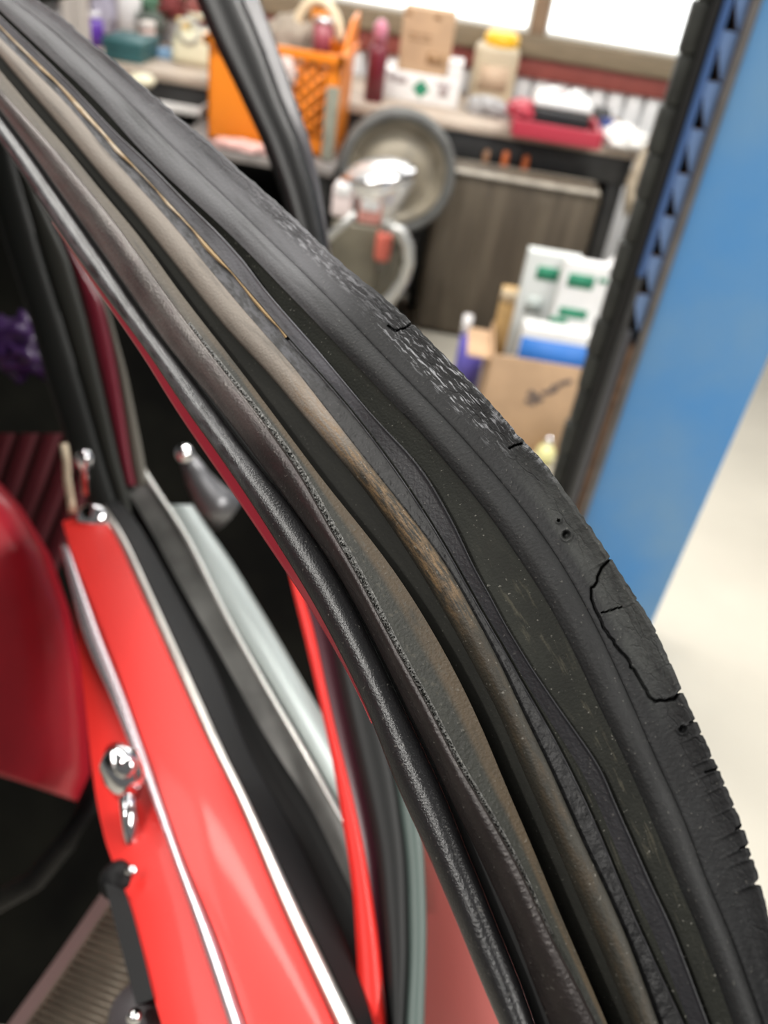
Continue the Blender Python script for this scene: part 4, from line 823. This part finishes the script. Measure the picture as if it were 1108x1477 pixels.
pits = [(817, 772, 5.0), (985, 1052, 4.5), (806, 751, 2.0)]
def seg_dist(p, a, b):
    a = np.array(a, float); b = np.array(b, float); ab = b-a; t = np.clip(((p-a)@ab)/(ab@ab), 0, 1); return np.linalg.norm(p-(a+t[:, None]*ab), axis=1)
rg2 = np.random.default_rng(3)
crk_f = []
for pl_ in crk:                                       # roughen the crack lines
    q = [np.array(pl_[0], float)]
    for a, b in zip(pl_[:-1], pl_[1:]):
        a = np.array(a, float); b = np.array(b, float); n_ = max(1, int(np.linalg.norm(b-a)/6))
        for k in range(1, n_+1): q.append(a+(b-a)*k/n_+(rg2.normal(0, 0.9, 2) if k < n_ else 0))
    crk_f.append(q)
def lip_h(pix, v, u):
    h = np.zeros(len(pix))
    m_ = (pix[:, 0] > 530) & (pix[:, 1] > 420)
    if m_.any():
        pp = pix[m_]; hh = np.zeros(len(pp))
        for q, wd in zip(crk_f, crw):
            d = np.full(len(pp), 99.)
            for a, b in zip(q[:-1], q[1:]): d = np.minimum(d, seg_dist(pp, a, b))
            hh -= 0.0026*np.exp(-(d/wd)**2)
            hh += 0.0004*np.exp(-((d-4)/3)**2)*(wd > 1.5)
        for (x, y, r_) in pits:
            d = np.linalg.norm(pp-np.array([x, y]), axis=1); hh -= 0.0022*np.exp(-(d/r_)**4); hh += 0.0004*np.exp(-((d-r_*1.6)/2)**2)
        h[m_] = hh
    return h
solid_band('outer_lip', QL['E1'], e0, zfr, lambda v, u: 0.0002-0.0035*math.sin(math.pi*min(1, v*1.1))*0.5+0.0015*v-0.0013*math.exp(-v*9), m_lip, frame, M=84, thick=0.0028, hfun=lip_h, u=uL, label='cracked grey rubber lip along the outer edge')
solid_band('rubber_bead', Q['E2'], Q['E1'], zfr, lambda v, u: -0.0022+0.0036*math.sin(math.pi*(0.12+0.80*v)), m_roll, frame, M=14, thick=0.012, u=un)
# groove turns into a flat olive base further down
flat = np.clip((un-along(480, 600))/0.15, 0, 1)
solid_band('seal_base', Q['E3'], Q['E2'], zfr, lambda v, u: (-0.0075+0.0045*v)*(1-flat)+(-0.0045+0.001*v)*flat, m_groove, frame, M=8, thick=0.012, u=un)
ridge = lambda v, a, w_: math.exp(-((v-a)/w_)**2)
solid_band('inner_lip', Q['E3a'], Q['E3'], zfr, lambda v, u: -0.003+0.002*v+0.0012*ridge(v, 0.95, 0.05), m_inlip, frame, M=12, thick=0.004, u=un)
solid_band('seam_groove', Q['E4'], Q['E3a'], zfr, lambda v, u: -0.0055, m_groove, frame, M=2, thick=0.01, u=un)
nrm = np.c_[tg_[:, 1], -tg_[:, 0]]
e4l = Q['E4']-nrm*5.0
sel = un < along(400, 500)
wv = np.interp(un, np.linspace(0, 1, 90), RNG.normal(0.2, 0.8, 90).clip(-0.9, 2))
wv = wv+2.2*np.exp(-((un-along(118, 172))/0.018)**2)
solid_band('dried_adhesive', (Q['E4']-nrm*(2.3+1.7*wv[:, None]))[sel], (Q['E4']+nrm*0.8)[sel], zfr, lambda v, u: -0.0016+0.0012*math.sin(math.pi*v), m_tan, frame, M=4, thick=0.003, u=un[sel], label='tan dried adhesive line')
sel = un >= along(400, 500)
solid_band('lip_rim', e4l[sel]+nrm[sel]*2.2, Q['E4'][sel], zfr, lambda v, u: -0.0026+0.0008*math.sin(math.pi*v), m_rim, frame, M=4, thick=0.003, u=un[sel])
crn = RNG.normal(0, 0.0001, (13, NS))
solid_band('crumbling_seal', Q['E5'], Q['E4'], zfr, lambda v, u: -0.0050+crn[int(v*12)], m_crumb, frame, M=6, thick=0.010, u=un)
solid_band('dusty_shaded_flange', Q['E6'], Q['E5'], zfr, lambda v, u: -0.0085+0.0095*math.sqrt(max(0, 1-(1.35*v-0.80)**2*1.2)), m_bead, frame, M=14, thick=0.010, u=un, label='dust covered rounded metal flange')
solid_band('drain_channel', Q['E7'], Q['E6'], zfr, lambda v, u: -0.016+0.003*v, m_chan, frame, M=4, thick=0.006, u=un)
solid_band('ledge', Q['E8'], Q['E7'], zfr, lambda v, u: -0.0010-0.0012*v, m_ledge, frame, M=8, thick=0.016, u=un)
# crumbling rubber edge on the ledge
wid = 2.0+7.0*np.exp(-((uL-along(510, 800))/0.16)**2)+3.0*np.exp(-((uL-along(760, 1180))/0.08)**2)
selL = (uL > along(300, 440)) & (uL < along(860, 1320))
crn2 = RNG.normal(0, 0.0005, (13, int(selL.sum())))
tL = QL['E8']
solid_band('crumbled_edge', (tL-nrmL*1.0)[selL], (tL+nrmL*wid[:, None])[selL], zfr, lambda v, u: 0.0003-0.0012*v+crn2[int(v*12)]*math.sin(math.pi*min(1, v+0.1)), m_crum2, frame, M=6, thick=0.002, u=uL[selL], label='crumbled rubber edge')
solid_band('metal_trim', Q['E9'], Q['E8'], zfr, lambda v, u: -0.0022+0.0052*math.sin(math.pi*0.5*min(1, v*1.2))+(-0.0012 if v > 0.97 else 0), m_trim, frame, M=14, thick=0.014, u=un, label='worn dark metal trim strip')
solid_band('shadow_gap', Q['E10'], Q['E9'], zfr, lambda v, u: -0.010, m_gap, frame, M=2, thick=0.006, u=un)
redw = 17*np.exp(-((un-along(490, 560))/0.13)**2)
tub0 = Q['E11']+nrm*(redw*0.85)[:, None]
solid_band('frame_tube', tub0, Q['E10'], zfr, lambda v, u: -0.0075+0.0080*math.sqrt(max(0, 1-(1.75*v-0.85)**2)), m_tube, frame, M=20, thick=0.010, u=un, inset=0.35, label='satin black rounded frame tube')
selr = redw > 2.0  # narrow deep red band along the lower-left side of the tube
solid_band('red_tube_edge', Q['E11'][selr], (tub0+nrm*2)[selr], zfr, lambda v, u: -0.0105+0.003*v, mat('deep_red_edge', (0.24, 0.010, 0.022), 0.3, coat=0.4), frame, M=4, thick=0.004, u=un[selr], label='deep red edge')
